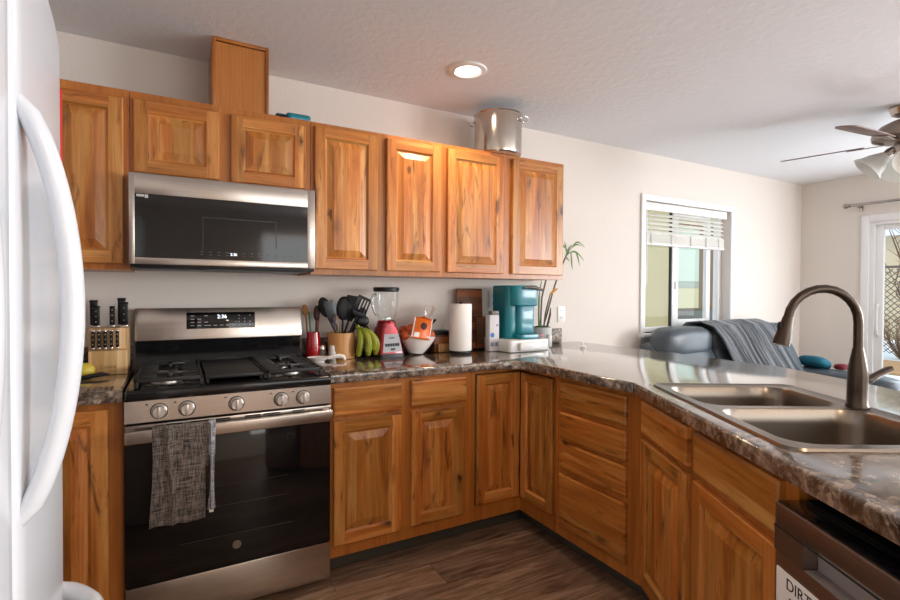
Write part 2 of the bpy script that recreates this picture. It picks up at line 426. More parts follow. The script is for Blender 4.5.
class MB:
    def __init__(self):
        self.bm = bmesh.new()
    def merge(self, tb, mi=0, M=None):
        if M is not None:
            tb.transform(M)
        for f in tb.faces:
            f.material_index = mi
        me = bpy.data.meshes.new('tmp')
        tb.to_mesh(me); tb.free()
        self.bm.from_mesh(me)
        bpy.data.meshes.remove(me)
        return self
    def box(self, x0, x1, y0, y1, z0, z1, bev=0, seg=2, mi=0, M=None):
        tb = bmesh.new()
        bmesh.ops.create_cube(tb, size=1)
        for v in tb.verts:
            v.co = Vector(((x0 + x1) / 2 + v.co.x * (x1 - x0), (y0 + y1) / 2 + v.co.y * (y1 - y0), (z0 + z1) / 2 + v.co.z * (z1 - z0)))
        if bev:
            bmesh.ops.bevel(tb, geom=tb.edges[:], offset=bev, segments=seg, affect='EDGES', profile=.5)
        return self.merge(tb, mi, M)
    def prism(self, poly, z0, z1, bev=0, mi=0, M=None, seg=2):
        tb = bmesh.new()
        vs = [tb.verts.new((p[0], p[1], z0)) for p in poly]
        f = tb.faces.new(vs)
        r = bmesh.ops.extrude_face_region(tb, geom=[f])
        for v in r['geom']:
            if isinstance(v, bmesh.types.BMVert):
                v.co.z = z1
        bmesh.ops.recalc_face_normals(tb, faces=tb.faces[:])
        if bev:
            bmesh.ops.bevel(tb, geom=tb.edges[:], offset=bev, segments=seg, affect='EDGES', profile=.5)
        return self.merge(tb, mi, M)
    def lathe(self, prof, seg=32, c=(0, 0, 0), mi=0, M=None, sx=1, sy=1, closed=False):
        tb = bmesh.new()
        rings = []
        for r, z in prof:
            if r < 1e-6:
                rings.append([tb.verts.new((c[0], c[1], c[2] + z))])
            else:
                rings.append([tb.verts.new((c[0] + sx * r * math.cos(2 * PI * i / seg), c[1] + sy * r * math.sin(2 * PI * i / seg), c[2] + z)) for i in range(seg)])
        for a, b in zip(rings, rings[1:]):
            for i in range(seg):
                j = (i + 1) % seg
                if len(a) == 1 and len(b) == 1: continue
                if len(a) == 1: tb.faces.new((a[0], b[i], b[j]))
                elif len(b) == 1: tb.faces.new((a[i], a[j], b[0]))
                else: tb.faces.new((a[i], a[j], b[j], b[i]))
        bmesh.ops.recalc_face_normals(tb, faces=tb.faces[:])
        return self.merge(tb, mi, M)
    def tube(self, pts, rad, seg=12, mi=0, M=None, flat=1.0, ref=None):
        tb = bmesh.new()
        pts = [Vector(p) for p in pts]
        n = len(pts)
        if not isinstance(rad, (list, tuple)): rad = [rad] * n
        up = Vector(ref) if ref else None
        rings = []
        for i, p in enumerate(pts):
            t = (pts[min(i + 1, n - 1)] - pts[max(i - 1, 0)]).normalized()
            if up is None:
                up = Vector((0, 0, 1)) if abs(t.z) < .9 else Vector((0, 1, 0))
            a = t.cross(up)
            if a.length < 1e-5: a = t.orthogonal()
            a.normalize()
            b = a.cross(t).normalized()
            if not ref: up = b
            rings.append([tb.verts.new(p + (a * math.cos(2 * PI * k / seg) + b * flat * math.sin(2 * PI * k / seg)) * rad[i]) for k in range(seg)])
        for r1, r2 in zip(rings, rings[1:]):
            for k in range(seg):
                j = (k + 1) % seg
                tb.faces.new((r1[k], r1[j], r2[j], r2[k]))
        tb.faces.new(rings[0][::-1]); tb.faces.new(rings[-1])
        bmesh.ops.recalc_face_normals(tb, faces=tb.faces[:])
        return self.merge(tb, mi, M)
    def ball(self, c, r, sx=1, sy=1, sz=1, mi=0, seg=20, M=None):
        tb = bmesh.new()
        bmesh.ops.create_uvsphere(tb, u_segments=seg, v_segments=max(8, seg // 2), radius=r)
        for v in tb.verts:
            v.co = Vector((v.co.x * sx + c[0], v.co.y * sy + c[1], v.co.z * sz + c[2]))
        return self.merge(tb, mi, M)
    def cushion(self, c, hx, hy, hz, e=.45, mi=0, M=None, nu=36, nv=20, wob=0):
        tb = bmesh.new()
        def sg(v, p): return math.copysign(abs(v) ** p, v)
        rows = []
        for i in range(nv + 1):
            v = -PI / 2 + PI * i / nv
            row = []
            for j in range(nu):
                u = 2 * PI * j / nu
                p = Vector((hx * sg(math.cos(v), e) * sg(math.cos(u), e), hy * sg(math.cos(v), e) * sg(math.sin(u), e), hz * sg(math.sin(v), e)))
                if wob:
                    p *= 1 + wob * mnoise.noise(Vector((p.x * 9 + c[0] * 5, p.y * 9, p.z * 9 + c[2])))
                row.append(tb.verts.new(p + Vector(c)))
                if i in (0, nv): break
            rows.append(row)
        for a, b in zip(rows, rows[1:]):
            for j in range(nu):
                k = (j + 1) % nu
                if len(a) == 1: tb.faces.new((a[0], b[k], b[j]))
                elif len(b) == 1: tb.faces.new((a[j], a[k], b[0]))
                else: tb.faces.new((a[j], a[k], b[k], b[j]))
        bmesh.ops.recalc_face_normals(tb, faces=tb.faces[:])
        return self.merge(tb, mi, M)
    def grid(self, fn, nu, nv, mi=0, M=None):
        tb = bmesh.new()
        vs = [[tb.verts.new(fn(i / nu, j / nv)) for j in range(nv + 1)] for i in range(nu + 1)]
        for i in range(nu):
            for j in range(nv):
                tb.faces.new((vs[i][j], vs[i + 1][j], vs[i + 1][j + 1], vs[i][j + 1]))
        return self.merge(tb, mi, M)

def link(o, parent=None):
    COL.objects.link(o)
    if parent is not None:
        o.parent = parent
    return o

def part(name, mb, mats, parent=None, local=False, angle=35):
    """link what mb holds as ONE mesh object; coordinates are the world's unless local"""
    if parent is not None and not local and parent in ROOT:
        mb.bm.transform(ROOT[parent].inverted())
    me = bpy.data.meshes.new(name)
    for f in mb.bm.faces: f.smooth = True
    mb.bm.to_mesh(me); mb.bm.free()
    me.set_sharp_from_angle(angle=R(angle))
    if not isinstance(mats, (list, tuple)): mats = [mats]
    for m in mats: me.materials.append(m)
    o = bpy.data.objects.new(name, me)
    link(o, parent)
    if parent is not None and parent in ROOT: ROOT[o] = ROOT[parent]
    return o

def thing(name, label, cat, loc=(0, 0, 0), rz=0, group=None):
    o = bpy.data.objects.new(name, None)
    COL.objects.link(o)
    o.empty_display_size = .05
    o.location = loc; o.rotation_euler = (0, 0, rz)
    ROOT[o] = Matrix.Translation(loc) @ Matrix.Rotation(rz, 4, 'Z')
    o['label'] = label; o['category'] = cat
    if group: o['group'] = group
    return o

def tag(o, label, cat, group=None):
    o['label'] = label; o['category'] = cat
    if group: o['group'] = group
    return o

def struct(name, mb, m, parent=None):
    o = part(name, mb, m, parent)
    o['kind'] = 'structure'
    return o

def solid(name, mb, mats, label, cat, group=None, angle=35):
    """a thing that is one mesh, origin at its own base"""
    vs = [v.co for v in mb.bm.verts]
    c = Vector(((min(v.x for v in vs) + max(v.x for v in vs)) / 2, (min(v.y for v in vs) + max(v.y for v in vs)) / 2, min(v.z for v in vs)))
    mb.bm.transform(Matrix.Translation(-c))
    o = part(name, mb, mats, angle=angle)
    o.location = c
    return tag(o, label, cat, group)

def text_mb(txt, size, M, depth=.0006, align='CENTER', bold=0):
    cu = bpy.data.curves.new('txt', 'FONT')
    cu.body = txt; cu.size = size; cu.extrude = depth; cu.align_x = align; cu.align_y = 'CENTER'
    cu.offset = bold
    ob = bpy.data.objects.new('txt', cu)
    COL.objects.link(ob)
    dg = bpy.context.evaluated_depsgraph_get()
    me = bpy.data.meshes.new_from_object(ob.evaluated_get(dg))
    bpy.data.objects.remove(ob); bpy.data.curves.remove(cu)
    mb = MB()
    mb.bm.from_mesh(me)
    bpy.data.meshes.remove(me)
    mb.bm.transform(M)
    return mb

def face_y(x, y, z):     # text plane facing -Y (reads along +X)
    return Matrix.Translation((x, y, z)) @ Matrix.Rotation(PI / 2, 4, 'X')

def rrect(x0, x1, y0, y1, r, n=6):
    pts = []
    for cx, cy, a0 in ((x1 - r, y1 - r, 0), (x0 + r, y1 - r, PI / 2), (x0 + r, y0 + r, PI), (x1 - r, y0 + r, 1.5 * PI)):
        for k in range(n + 1):
            a = a0 + PI / 2 * k / n
            pts.append((cx + r * math.cos(a), cy + r * math.sin(a)))
    return pts

# =================================================================== STRUCTURE
ZC = 2.45
XL, XR, YB = -.75, 6.0, -5.8
CT, CB = .927, .885          # countertop top and underside

struct('floor', MB().box(XL - .1, XR + .1, YB - .1, .1, -.06, 0), floor_m)
struct('ceiling', MB().box(XL - .1, XR + .1, YB - .1, .1, ZC, ZC + .08), ceil_m)
WX0, WX1, WZ0, WZ1 = 3.56, 4.735, .96, 2.06
mb = MB()
mb.box(XL - .1, WX0, 0, .14, 0, ZC); mb.box(WX1, XR + .1, 0, .14, 0, ZC)
mb.box(WX0, WX1, 0, .14, 0, WZ0); mb.box(WX0, WX1, 0, .14, WZ1, ZC)
struct('wall_back', mb, wall_m)
DY0, DY1, DZ1 = -.60, -2.44, 1.985
mb = MB()
mb.box(XR, XR + .14, DY0, 0, 0, ZC); mb.box(XR, XR + .14, YB, -5.3, 0, ZC); mb.box(XR, XR + .14, -3.3, DY1, 0, ZC); mb.box(XR, XR + .14, -5.3, -3.3, 0, .97); mb.box(XR, XR + .14, -5.3, -3.3, 2.13, ZC); mb.box(XR, XR + .14, DY1, DY0, DZ1, ZC)
struct('wall_right', mb, wall_m)
struct('wall_left', MB().box(XL - .1, XL, YB, 0, 0, ZC), wall_m)
mb = MB()
mb.box(XL - .1, 1.25, YB - .14, YB, 0, ZC); mb.box(3.95, XR + .1, YB - .14, YB, 0, ZC)
mb.box(1.25, 3.95, YB - .14, YB, 0, .85); mb.box(1.25, 3.95, YB - .14, YB, 2.15, ZC)
struct('wall_rear', mb, wall_m)
mb = MB()
mb.box(2.80, XR, -.014, 0, 0, .09, .003)
struct('baseboard_back', mb, trim_m)
mb = MB(); mb.box(XR - .014, XR, -.53, 0, 0, .09, .003); mb.box(XR - .014, XR, YB, -2.53, 0, .09, .003)
struct('baseboard_right', mb, trim_m)

# living-room window
w1 = bpy.data.objects.new('window_1', None); COL.objects.link(w1); w1.location = (4.14, .05, .96); w1['kind'] = 'structure'
ROOT[w1] = Matrix.Translation((4.14, .05, .96))
mb = MB()
cw = .052
mb.box(WX0 - cw, WX0, -.018, .0, WZ0 - .05, WZ1 + cw, .004); mb.box(WX1, WX1 + cw, -.018, 0, WZ0 - .05, WZ1 + cw, .004)
mb.box(WX0, WX1, -.018, 0, WZ1, WZ1 + cw, .004)
part('window_casing', mb, trim_m, w1)
part('window_sill', MB().box(WX0 - .06, WX1 + .06, -.05, .09, WZ0 - .03, WZ0, .006), trim_m, w1)
mb = MB()
for a, b_ in ((WX0, WX0 + .04), (WX1 - .05, WX1)): mb.box(a, b_, .08, .13, WZ0, WZ1, .003)
mb.box(WX0, WX1, .08, .13, WZ0, WZ0 + .04, .003); mb.box(WX0, WX1, .08, .13, WZ1 - .04, WZ1, .003)
part('window_frame', mb, trim_m, w1)
mb = MB()
mb.box(4.02, 4.10, .075, .11, WZ0 + .04, WZ1 - .04, .004); mb.box(4.50, 4.56, .075, .11, WZ0 + .04, WZ1 - .04, .004)
mb.box(4.10, 4.50, .075, .11, WZ0 + .04, WZ0 + .10, .004); mb.box(4.10, 4.50, .075, .11, WZ1 - .10, WZ1 - .04, .004)
sash = part('window_sash', mb, trim_m, w1)
part('window_latch', MB().box(4.05, 4.075, .06, .078, 1.33, 1.40, .004), white_plastic, sash)
part('sash_seal', MB().box(4.008, 4.02, .085, .105, WZ0 + .04, WZ1 - .04).box(4.56, 4.575, .085, .105, WZ0 + .04, WZ1 - .04), black_plastic, w1)
part('window_pane', MB().box(3.60, 4.02, .096, .100, WZ0 + .04, WZ1 - .04), pane_m, w1)
part('window_pane', MB().box(4.10, 4.50, .096, .100, WZ0 + .1, WZ1 - .1), pane_m, w1)

# sliding patio door
d1 = bpy.data.objects.new('door_1', None); COL.objects.link(d1); d1.location = (6.05, -1.5, 0); d1['kind'] = 'structure'
ROOT[d1] = Matrix.Translation((6.05, -1.5, 0))
mb = MB()
mb.box(XR - .018, XR, DY0, DY0 + .065, 0, DZ1 + .065, .004); mb.box(XR - .018, XR, DY1 - .065, DY1, 0, DZ1 + .065, .004)
mb.box(XR - .018, XR, DY1, DY0, DZ1, DZ1 + .065, .004)
part('door_casing', mb, trim_m, d1)
mb = MB()
mb.box(XR, XR + .12, DY0 - .035, DY0, 0, DZ1); mb.box(XR, XR + .12, DY1, DY1 + .035, 0, DZ1)
mb.box(XR, XR + .12, DY1 + .035, DY0 - .035, DZ1 - .03, DZ1); mb.box(XR, XR + .12, DY1 + .035, DY0 - .035, 0, .03)
part('door_frame', mb, trim_m, d1)
for ya, yb, xx in ((DY0 - .035, -1.55, .03), (-1.47, DY1 + .035, .07)):
    mb = MB(); s = .062
    x0, x1 = XR + xx, XR + xx + .035
    mb.box(x0, x1, ya - s, ya, .03, DZ1 - .03, .004); mb.box(x0, x1, yb, yb + s, .03, DZ1 - .03, .004)
    mb.box(x0, x1, yb + s, ya - s, DZ1 - .08, DZ1 - .03, .004); mb.box(x0, x1, yb + s, ya - s, .03, .12, .004)
    p_ = part('door_panel', mb, trim_m, d1)
    part('glass_pane', MB().box(x0 + .014, x0 + .02, yb + s, ya - s, .12, DZ1 - .08), pane_m, p_)
    if xx < .05:
        mb = MB(); yh = ya - .03
        mb.tube([(x0, yh, 1.20), (x0 - .025, yh, 1.185), (x0 - .04, yh, 1.12), (x0 - .042, yh, 1.05), (x0 - .04, yh, .98), (x0 - .025, yh, .915), (x0, yh, .90)], .009, 10)
        part('door_handle', mb, white_plastic, p_)
# unseen rear window put in for soft fill: frame only with clear glass
w2 = bpy.data.objects.new('window_2_unseen', None); COL.objects.link(w2); w2.location = (2.6, YB, .85); w2['kind'] = 'structure'
ROOT[w2] = Matrix.Translation((2.6, YB, .85))
mb = MB()
for a, b_ in ((1.25, 1.31), (2.57, 2.63), (3.89, 3.95)): mb.box(a, b_, YB - .12, YB - .06, .85, 2.15, .003)
mb.box(1.25, 3.95, YB - .12, YB - .06, .85, .91, .003); mb.box(1.25, 3.95, YB - .12, YB - .06, 2.09, 2.15, .003)
part('window_frame', mb, trim_m, w2)
part('window_pane', MB().box(1.31, 2.57, YB - .10, YB - .095, .91, 2.09).box(2.63, 3.89, YB - .10, YB - .095, .91, 2.09), pane_m, w2)

# unseen side window, added to bring more light into the kitchen
w3 = bpy.data.objects.new('window_3_added', None); COL.objects.link(w3); w3.location = (XR, -4.3, .97); w3['kind'] = 'structure'
ROOT[w3] = Matrix.Translation((XR, -4.3, .97))
mb = MB()
for a, b_ in ((-5.3, -5.24), (-4.33, -4.27), (-3.36, -3.3)): mb.box(XR + .06, XR + .12, a, b_, .97, 2.13, .003)
mb.box(XR + .06, XR + .12, -5.3, -3.3, .97, 1.03, .003); mb.box(XR + .06, XR + .12, -5.3, -3.3, 2.07, 2.13, .003)
part('window_frame', mb, trim_m, w3)
for a, b_ in ((-5.24, -4.33), (-4.27, -3.36)): part('window_pane', MB().box(XR + .09, XR + .095, a, b_, 1.03, 2.07), pane_m, w3)

# outdoors
o = struct('ground', MB().box(-8, 40, -20, 30, -.5, -.15), snow_m)

# =================================================================== CABINETS
def raised_door(w, h, t=.02, horiz=False):
    """frame and raised panel of a door lying in x 0..w, z 0..h, front towards -y at -t"""
    fr = MB().bm; pn = MB().bm
    st = min(.052, w * .18)
    loops = [(0, 0), (0, -t + .003), (.004, -t), (st, -t), (st + .004, -t + .006), (st + .010, -t + .009)]
    def ring(bm, ins, y):
        return [bm.verts.new(p) for p in ((ins, y, ins), (w - ins, y, ins), (w - ins, y, h - ins), (ins, y, h - ins))]
    prev = None
    for ins, y in loops:
        r = ring(fr, ins, y)
        if prev and ins == st:
            # full-height stiles with the rails butted between them
            i_ = .004
            ex = [fr.verts.new(p) for p in ((st, y, i_), (w - st, y, i_), (w - st, y, h - i_), (st, y, h - i_))]
            fr.faces.new((prev[0], ex[0], r[0], r[3], ex[3], prev[3])); fr.faces.new((ex[1], prev[1], prev[2], ex[2], r[2], r[1]))
            for q in ((ex[0], ex[1], r[1], r[0]), (r[3], r[2], ex[2], ex[3])): fr.faces.new(q).material_index = 1
        elif prev:
            for k in range(4):
                f = fr.faces.new((prev[k], prev[(k + 1) % 4], r[(k + 1) % 4], r[k]))
                f.material_index = 1 if k in (0, 2) else 0
        else:
            fr.faces.new(r[::-1])
        prev = r
    prev = None
    for ins, y in ((st + .008, -t + .009), (st + .012, -t + .0095), (st + .042, -t + .001), (st + .045, -t - .0002)):
        r = ring(pn, ins, y)
        if prev:
            for k in range(4):
                pn.faces.new((prev[k], prev[(k + 1) % 4], r[(k + 1) % 4], r[k]))
        prev = r
    pn.faces.new(prev)
    a, b = MB(), MB()
    a.bm, b.bm = fr, pn
    bmesh.ops.recalc_face_normals(fr, faces=fr.faces[:])
    return a, b

def add_door(root, x0, x1, z0, z1, yf=0, name='door', label=None):
    a, b = raised_door(x1 - x0, z1 - z0)
    for m_ in (a, b): m_.bm.transform(Matrix.Translation((x0, yf, z0)))
    d = part(name, a, [wood_v, wood_h], root, local=True, angle=20)
    part('raised_panel', b, wood_v, d, local=True, angle=12)
    return d

def add_drawer(root, x0, x1, z0, z1, yf=0, name='drawer_front'):
    mb = MB()
    t = .02
    bm = mb.bm
    w, h = x1 - x0, z1 - z0
    prev = None
    for ins, y in ((0, 0), (0, -t + .005), (.005, -t + .0015), (.010, -t)):
        r = [bm.verts.new((x0 + px, yf + y, z0 + pz)) for px, pz in ((ins, ins), (w - ins, ins), (w - ins, h - ins), (ins, h - ins))]
        if prev:
            for k in range(4): bm.faces.new((prev[k], prev[(k + 1) % 4], r[(k + 1) % 4], r[k]))
        else: bm.faces.new(r[::-1])
        prev = r
    bm.faces.new(prev)
    return part(name, mb, wood_h, root, local=True, angle=15)

def frame_boxes(stiles, rails, t=.019):
    mb = MB()
    for x0, x1, z0, z1 in stiles: mb.box(x0, x1, 0, t, z0, z1)
    return mb

UZ0, UZ1, UD = 1.379, 2.137, .286
def upper(name, label, x0, x1, z0, z1, doors):
    root = thing(name, label, 'kitchen cabinet', (x0, -.305, z0), 0)
    w, h = x1 - x0, z1 - z0
    part('carcass', MB().box(.0015, w - .0015, .019, .303, 0, h), wood_frame, root, local=True)
    mb = MB()
    ds = sorted(doors)
    edges = [0] + [e for a, b, c, d in ds for e in (a - x0 + .012, b - x0 - .012)] + [w]
    for k in range(0, len(edges), 2):
        mb.box(edges[k] + (.001 if k == 0 else 0), edges[k + 1] - (.001 if k == len(edges) - 2 else 0), 0, .019, 0, h)
    for k in range(1, len(edges) - 1, 2):
        mb.box(edges[k], edges[k + 1], 0, .019, 0, ds[0][2] - z0 + .012)
        mb.box(edges[k], edges[k + 1], 0, .019, ds[0][3] - z0 - .012, h)
    part('face_frame', mb, wood_frame, root, local=True)
    for a, b, c, d in ds: add_door(root, a - x0, b - x0, c - z0, d - z0)
    return root
upper('upper_cabinet', 'tall knotty wood wall cabinet with one door, left of the microwave beside the fridge', -.42, 0, UZ0, UZ1, [(-.385, -.022, 1.406, 2.098)])
upper('upper_cabinet', 'short wide knotty wood wall cabinet with two small doors above the microwave', 0, .757, 1.778, UZ1, [(.014, .343, 1.795, 2.104), (.391, .73, 1.795, 2.104)])
upper('upper_cabinet', 'two-door knotty wood wall cabinet right of the microwave, above the blender', .757, 1.505, UZ0, UZ1, [(.774, 1.105, 1.406, 2.115), (1.156, 1.482, 1.406, 2.115)])
upper('upper_cabinet', 'two-door knotty wood wall cabinet at the right end of the row, under the stockpot', 1.505, 2.406, UZ0, UZ1, [(1.527, 1.915, 1.406, 2.115), (1.982, 2.387, 1.406, 2.115)])

# vent chase box above the cabinets
root = thing('vent_cover_box', 'plain wooden vent cover box standing on the cabinets up to the ceiling', 'vent cover', (.44, -.16, UZ1))
part('panel', MB().box(.325, .551, -.298, -.29, UZ1 + .0005, ZC - .02), wood_plain, root)
for xa in (.318, .55): part('side_panel', MB().box(xa, xa + .008, -.29, -.002, UZ1 + .0005, ZC - .001), wood_plain, root)
mb = MB()
mb.box(.316, .331, -.306, -.288, UZ1 + .0005, ZC - .001, .002); mb.box(.545, .560, -.306, -.288, UZ1 + .0005, ZC - .001, .002); mb.box(.331, .545, -.306, -.288, ZC - .016, ZC - .001, .002)
part('edge_trim', mb, wood_frame, root)

KZ = .088
def base(name, label, loc, rz, w, stiles, cat='kitchen cabinet', depth=.59, kick=True):
    root = thing(name, label, cat, loc, rz)
    part('carcass', MB().box(.002, w - .002, .019, depth, KZ, CB - .045), wood_frame, root, local=True)
    part('face_frame', stiles, wood_frame, root, local=True)
    if kick:
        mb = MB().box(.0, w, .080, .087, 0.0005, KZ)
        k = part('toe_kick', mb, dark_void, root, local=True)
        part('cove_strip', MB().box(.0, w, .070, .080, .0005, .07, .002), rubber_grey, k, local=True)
    return root

def ff(w, openings, top=CB - .0005):
    """face frame: everything but the openings (x0,x1,z0,z1), openings in columns"""
    mb = MB()
    cols = {}
    for o_ in openings: cols.setdefault((o_[0], o_[1]), []).append((o_[2], o_[3]))
    xs = sorted(cols)
    x = .001
    for c in xs:
        mb.box(x, c[0], 0, .019, KZ, top)
        z = KZ
        for z0, z1 in sorted(cols[c]):
            mb.box(c[0], c[1], 0, .019, z, z0); z = z1
        mb.box(c[0], c[1], 0, .019, z, top)
        x = c[1]
    mb.box(x, w - .001, 0, .019, KZ, top)
    return mb
s = .012
# left of the range
r = base('base_cabinet', 'knotty wood base cabinet left of the range, half behind the white fridge', (-.70, -.61, 0), 0, .697, ff(.697, [(.3 + s, .650 - s, .15 + s, .857 - s)]))
add_door(r, .3, .650, .15, .857)
# right of the range, two drawers over two doors
X0 = .765
r = base('base_cabinet', 'knotty wood base cabinet with two drawers over two doors, right of the range', (X0, -.61, 0), 0, 1.515 - X0,
         ff(1.515 - X0, [(.784 + s - X0, 1.114 - s - X0, .733 + s, .862 - s), (.784 + s - X0, 1.114 - s - X0, .145 + s, .712 - s),
                         (1.166 + s - X0, 1.476 - s - X0, .733 + s, .862 - s), (1.166 + s - X0, 1.476 - s - X0, .150 + s, .714 - s)]))
add_drawer(r, .784 - X0, 1.114 - X0, .733, .862); add_door(r, .784 - X0, 1.114 - X0, .145, .712)
add_drawer(r, 1.166 - X0, 1.476 - X0, .733, .862); add_door(r, 1.166 - X0, 1.462 - X0, .150, .714)
# corner cabinet (two hinged leaves)
XF = 1.835
r = thing('corner_cabinet', 'knotty wood corner cabinet whose two tall door leaves meet at the inner corner', 'kitchen cabinet', (XF, -.61, 0))
mb = MB()
mb.prism([(1.517, -.588), (1.83, -.588), (1.857, -.588), (1.857, -.898), (2.40, -.898), (2.40, -.004), (1.517, -.004)], KZ, CB - .045)
part('carcass', mb, wood_frame, r)
mb = MB()
mb.box(1.516, 1.537, -.61, -.591, KZ, CB - .0005); mb.box(1.537, XF, -.61, -.591, .864, CB - .0005); mb.box(1.537, XF, -.61, -.591, KZ, .168)
mb.box(XF, XF + .019, -.900, -.888, KZ, CB - .0005); mb.box(XF, XF + .019, -.888, -.591, .864, CB - .0005); mb.box(XF, XF + .019, -.888, -.591, KZ, .168)
part('face_frame', mb, wood_frame, r)
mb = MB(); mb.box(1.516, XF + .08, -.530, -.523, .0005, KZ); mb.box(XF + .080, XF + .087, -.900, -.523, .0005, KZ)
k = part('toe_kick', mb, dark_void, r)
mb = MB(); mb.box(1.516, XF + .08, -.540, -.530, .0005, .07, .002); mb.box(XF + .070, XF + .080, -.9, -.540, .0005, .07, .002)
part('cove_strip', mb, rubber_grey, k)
part('door_gap', MB().box(1.537, XF, -.6, -.592, .168, .864).box(XF + .001, XF + .01, -.888, -.6, .168, .864), dark_void, r)
add_door(r, 1.5435 - XF, 1.8205 - XF, .172, .859, yf=.006)
a, b = raised_door(.260, .687)
Mx = Matrix.Translation((.006, -.0147, .172)) @ Matrix.Rotation(-PI / 2, 4, 'Z')
for m_ in (a, b): m_.bm.transform(Mx)
d = part('door', a, [wood_v, wood_h], r, local=True, angle=20); part('raised_panel', b, wood_v, d, local=True, angle=12)
# drawer stack on the peninsula: local x runs along -Y from y=-.905
Y0 = -.902
W = .527
dz = [(.733, .860), (.580, .709), (.432, .562), (.145, .404)]
r = base('drawer_cabinet', 'knotty wood base cabinet with a stack of four drawers, beside the corner cabinet', (XF, Y0, 0), -PI / 2, W,
         ff(W, [(.041 + s, .453 - s, a + s, b - s) for a, b in dz]))
for a, b in dz: add_drawer(r, .041, .453, a, b)
# sink cabinet along the angled leg
BX, BY = XF, -1.429
ANG = R(-120)
W = .925
r = base('sink_cabinet', 'angled knotty wood sink base cabinet with two false drawers over two doors', (BX, BY, 0), ANG, W,
         ff(W, [(.022 + s, .418 - s, .730 + s, .860 - s), (.022 + s, .418 - s, .13 + s, .705 - s), (.466 + s, .880 - s, .730 + s, .860 - s), (.466 + s, .880 - s, .13 + s, .705 - s)]), depth=.56)
# the basins hang inside, so this carcass is an open box
for c_ in list(r.children):
    if c_.name.startswith('carcass'):
        me = c_.data
        bm = bmesh.new()
        mm = MB(); z0, z1 = KZ, CB - .045
        mm.box(.03, .05, .019, .55, z0, z1); mm.box(W - .022, W - .002, .019, .56, z0, z1); mm.box(.05, W - .022, .019, .56, z0, z0 + .02); mm.box(.05, W - .022, .55, .56, z0 + .02, z1)
        mm.bm.to_mesh(me); mm.bm.free(); bm.free()
add_drawer(r, .022, .418, .730, .860, name='false_drawer_front'); add_drawer(r, .466, .880, .730, .860, name='false_drawer_front')
add_door(r, .022, .418, .13, .705); add_door(r, .466, .880, .13, .705)

u = Vector((-.5, -.866025, 0)); nv = Vector((.866025, -.5, 0))   # along the angled leg / away from the kitchen
def leg(s_, o_, z=0): return Vector((BX, BY, 0)) + u * s_ + nv * o_ + Vector((0, 0, z))
LEG = Matrix.Translation((BX, BY, 0)) @ Matrix.Rotation(ANG, 4, 'Z')   # local x=s, local y=o

# dishwasher
r = thing('dishwasher', 'dark slate steel dishwasher under the counter by the sink', 'dishwasher', (BX, BY, 0), ANG)
DWx0, DWx1 = .938, 1.532
part('tub', MB().box(DWx0 + .01, DWx1 - .01, .0, .55, .06, .845), black_plastic, r, local=True)
mb = MB()
mb.box(DWx0, DWx1, -.062, -.002, .10, .735, .006, mi=0)
mb.box(DWx0, DWx1, -.062, -.002, .792, .838, .004, mi=0)
mb.box(DWx0, DWx0 + .09, -.062, -.002, .735, .792, mi=0); mb.box(DWx1 - .09, DWx1, -.062, -.002, .735, .792, mi=0)
mb.box(DWx0 + .09, DWx1 - .09, -.03, -.002, .735, .792, mi=0)
dwdoor = part('door', mb, steel_dark, r, local=True)
mb = MB(); mb.box(DWx0 + .092, DWx1 - .092, -.0615, -.031, .7352, .737, .0005)
mb.box(DWx0 + .092, DWx1 - .092, -.033, -.0305, .737, .79)
part('pocket_handle', mb, simple('pocket_steel', srgb(160, 154, 152), .45, .4), dwdoor, local=True)
part('seam', MB().box(DWx0, DWx1, -.0625, -.06, .786, .789), dark_void, dwdoor, local=True)
part('control_strip', MB().box(DWx0 + .004, DWx1 - .004, -.058, -.004, .838, .842, .001), black_glass, dwdoor, local=True)
part('toe_panel', MB().box(DWx0 + .005, DWx1 - .005, -.0, .03, .0005, .098), black_plastic, r, local=True)
# magnet sign on the dishwasher door
m1 = thing('dishwasher_magnet', 'white magnetic sign reading DIRTY on the dishwasher door', 'magnet', tuple(leg(.99, -.0635, .58)), ANG)
part('card', MB().box(-.038, .115, -.0025, 0.0005, .0, .125, .001), paper_w, m1, local=True)
part('lettering', text_mb('DIRTY', .034, Matrix.Translation((.042, -.0027, .103)) @ Matrix.Rotation(PI / 2, 4, 'X'), .0004), print_d, m1, local=True)
part('red_square', MB().box(.005, .085, -.0032, -.0025, .008, .078), simple('deep_red_print', srgb(120, 10, 30), .5), m1, local=True)

# pony wall under the breakfast bar
struct('wall_peninsula', MB().box(2.43, 2.53, -1.12, -.0, 0, CB - .001), wall_m)
pw = struct('wall_peninsula_angled', MB().box(.02, 1.535, .60, .70, 0, CB - .001), wall_m); pw.matrix_world = LEG
pw = struct('trim_1', MB().box(1.536, 1.556, .0, .70, 0, CB - .001), wood_plain); pw.matrix_world = LEG

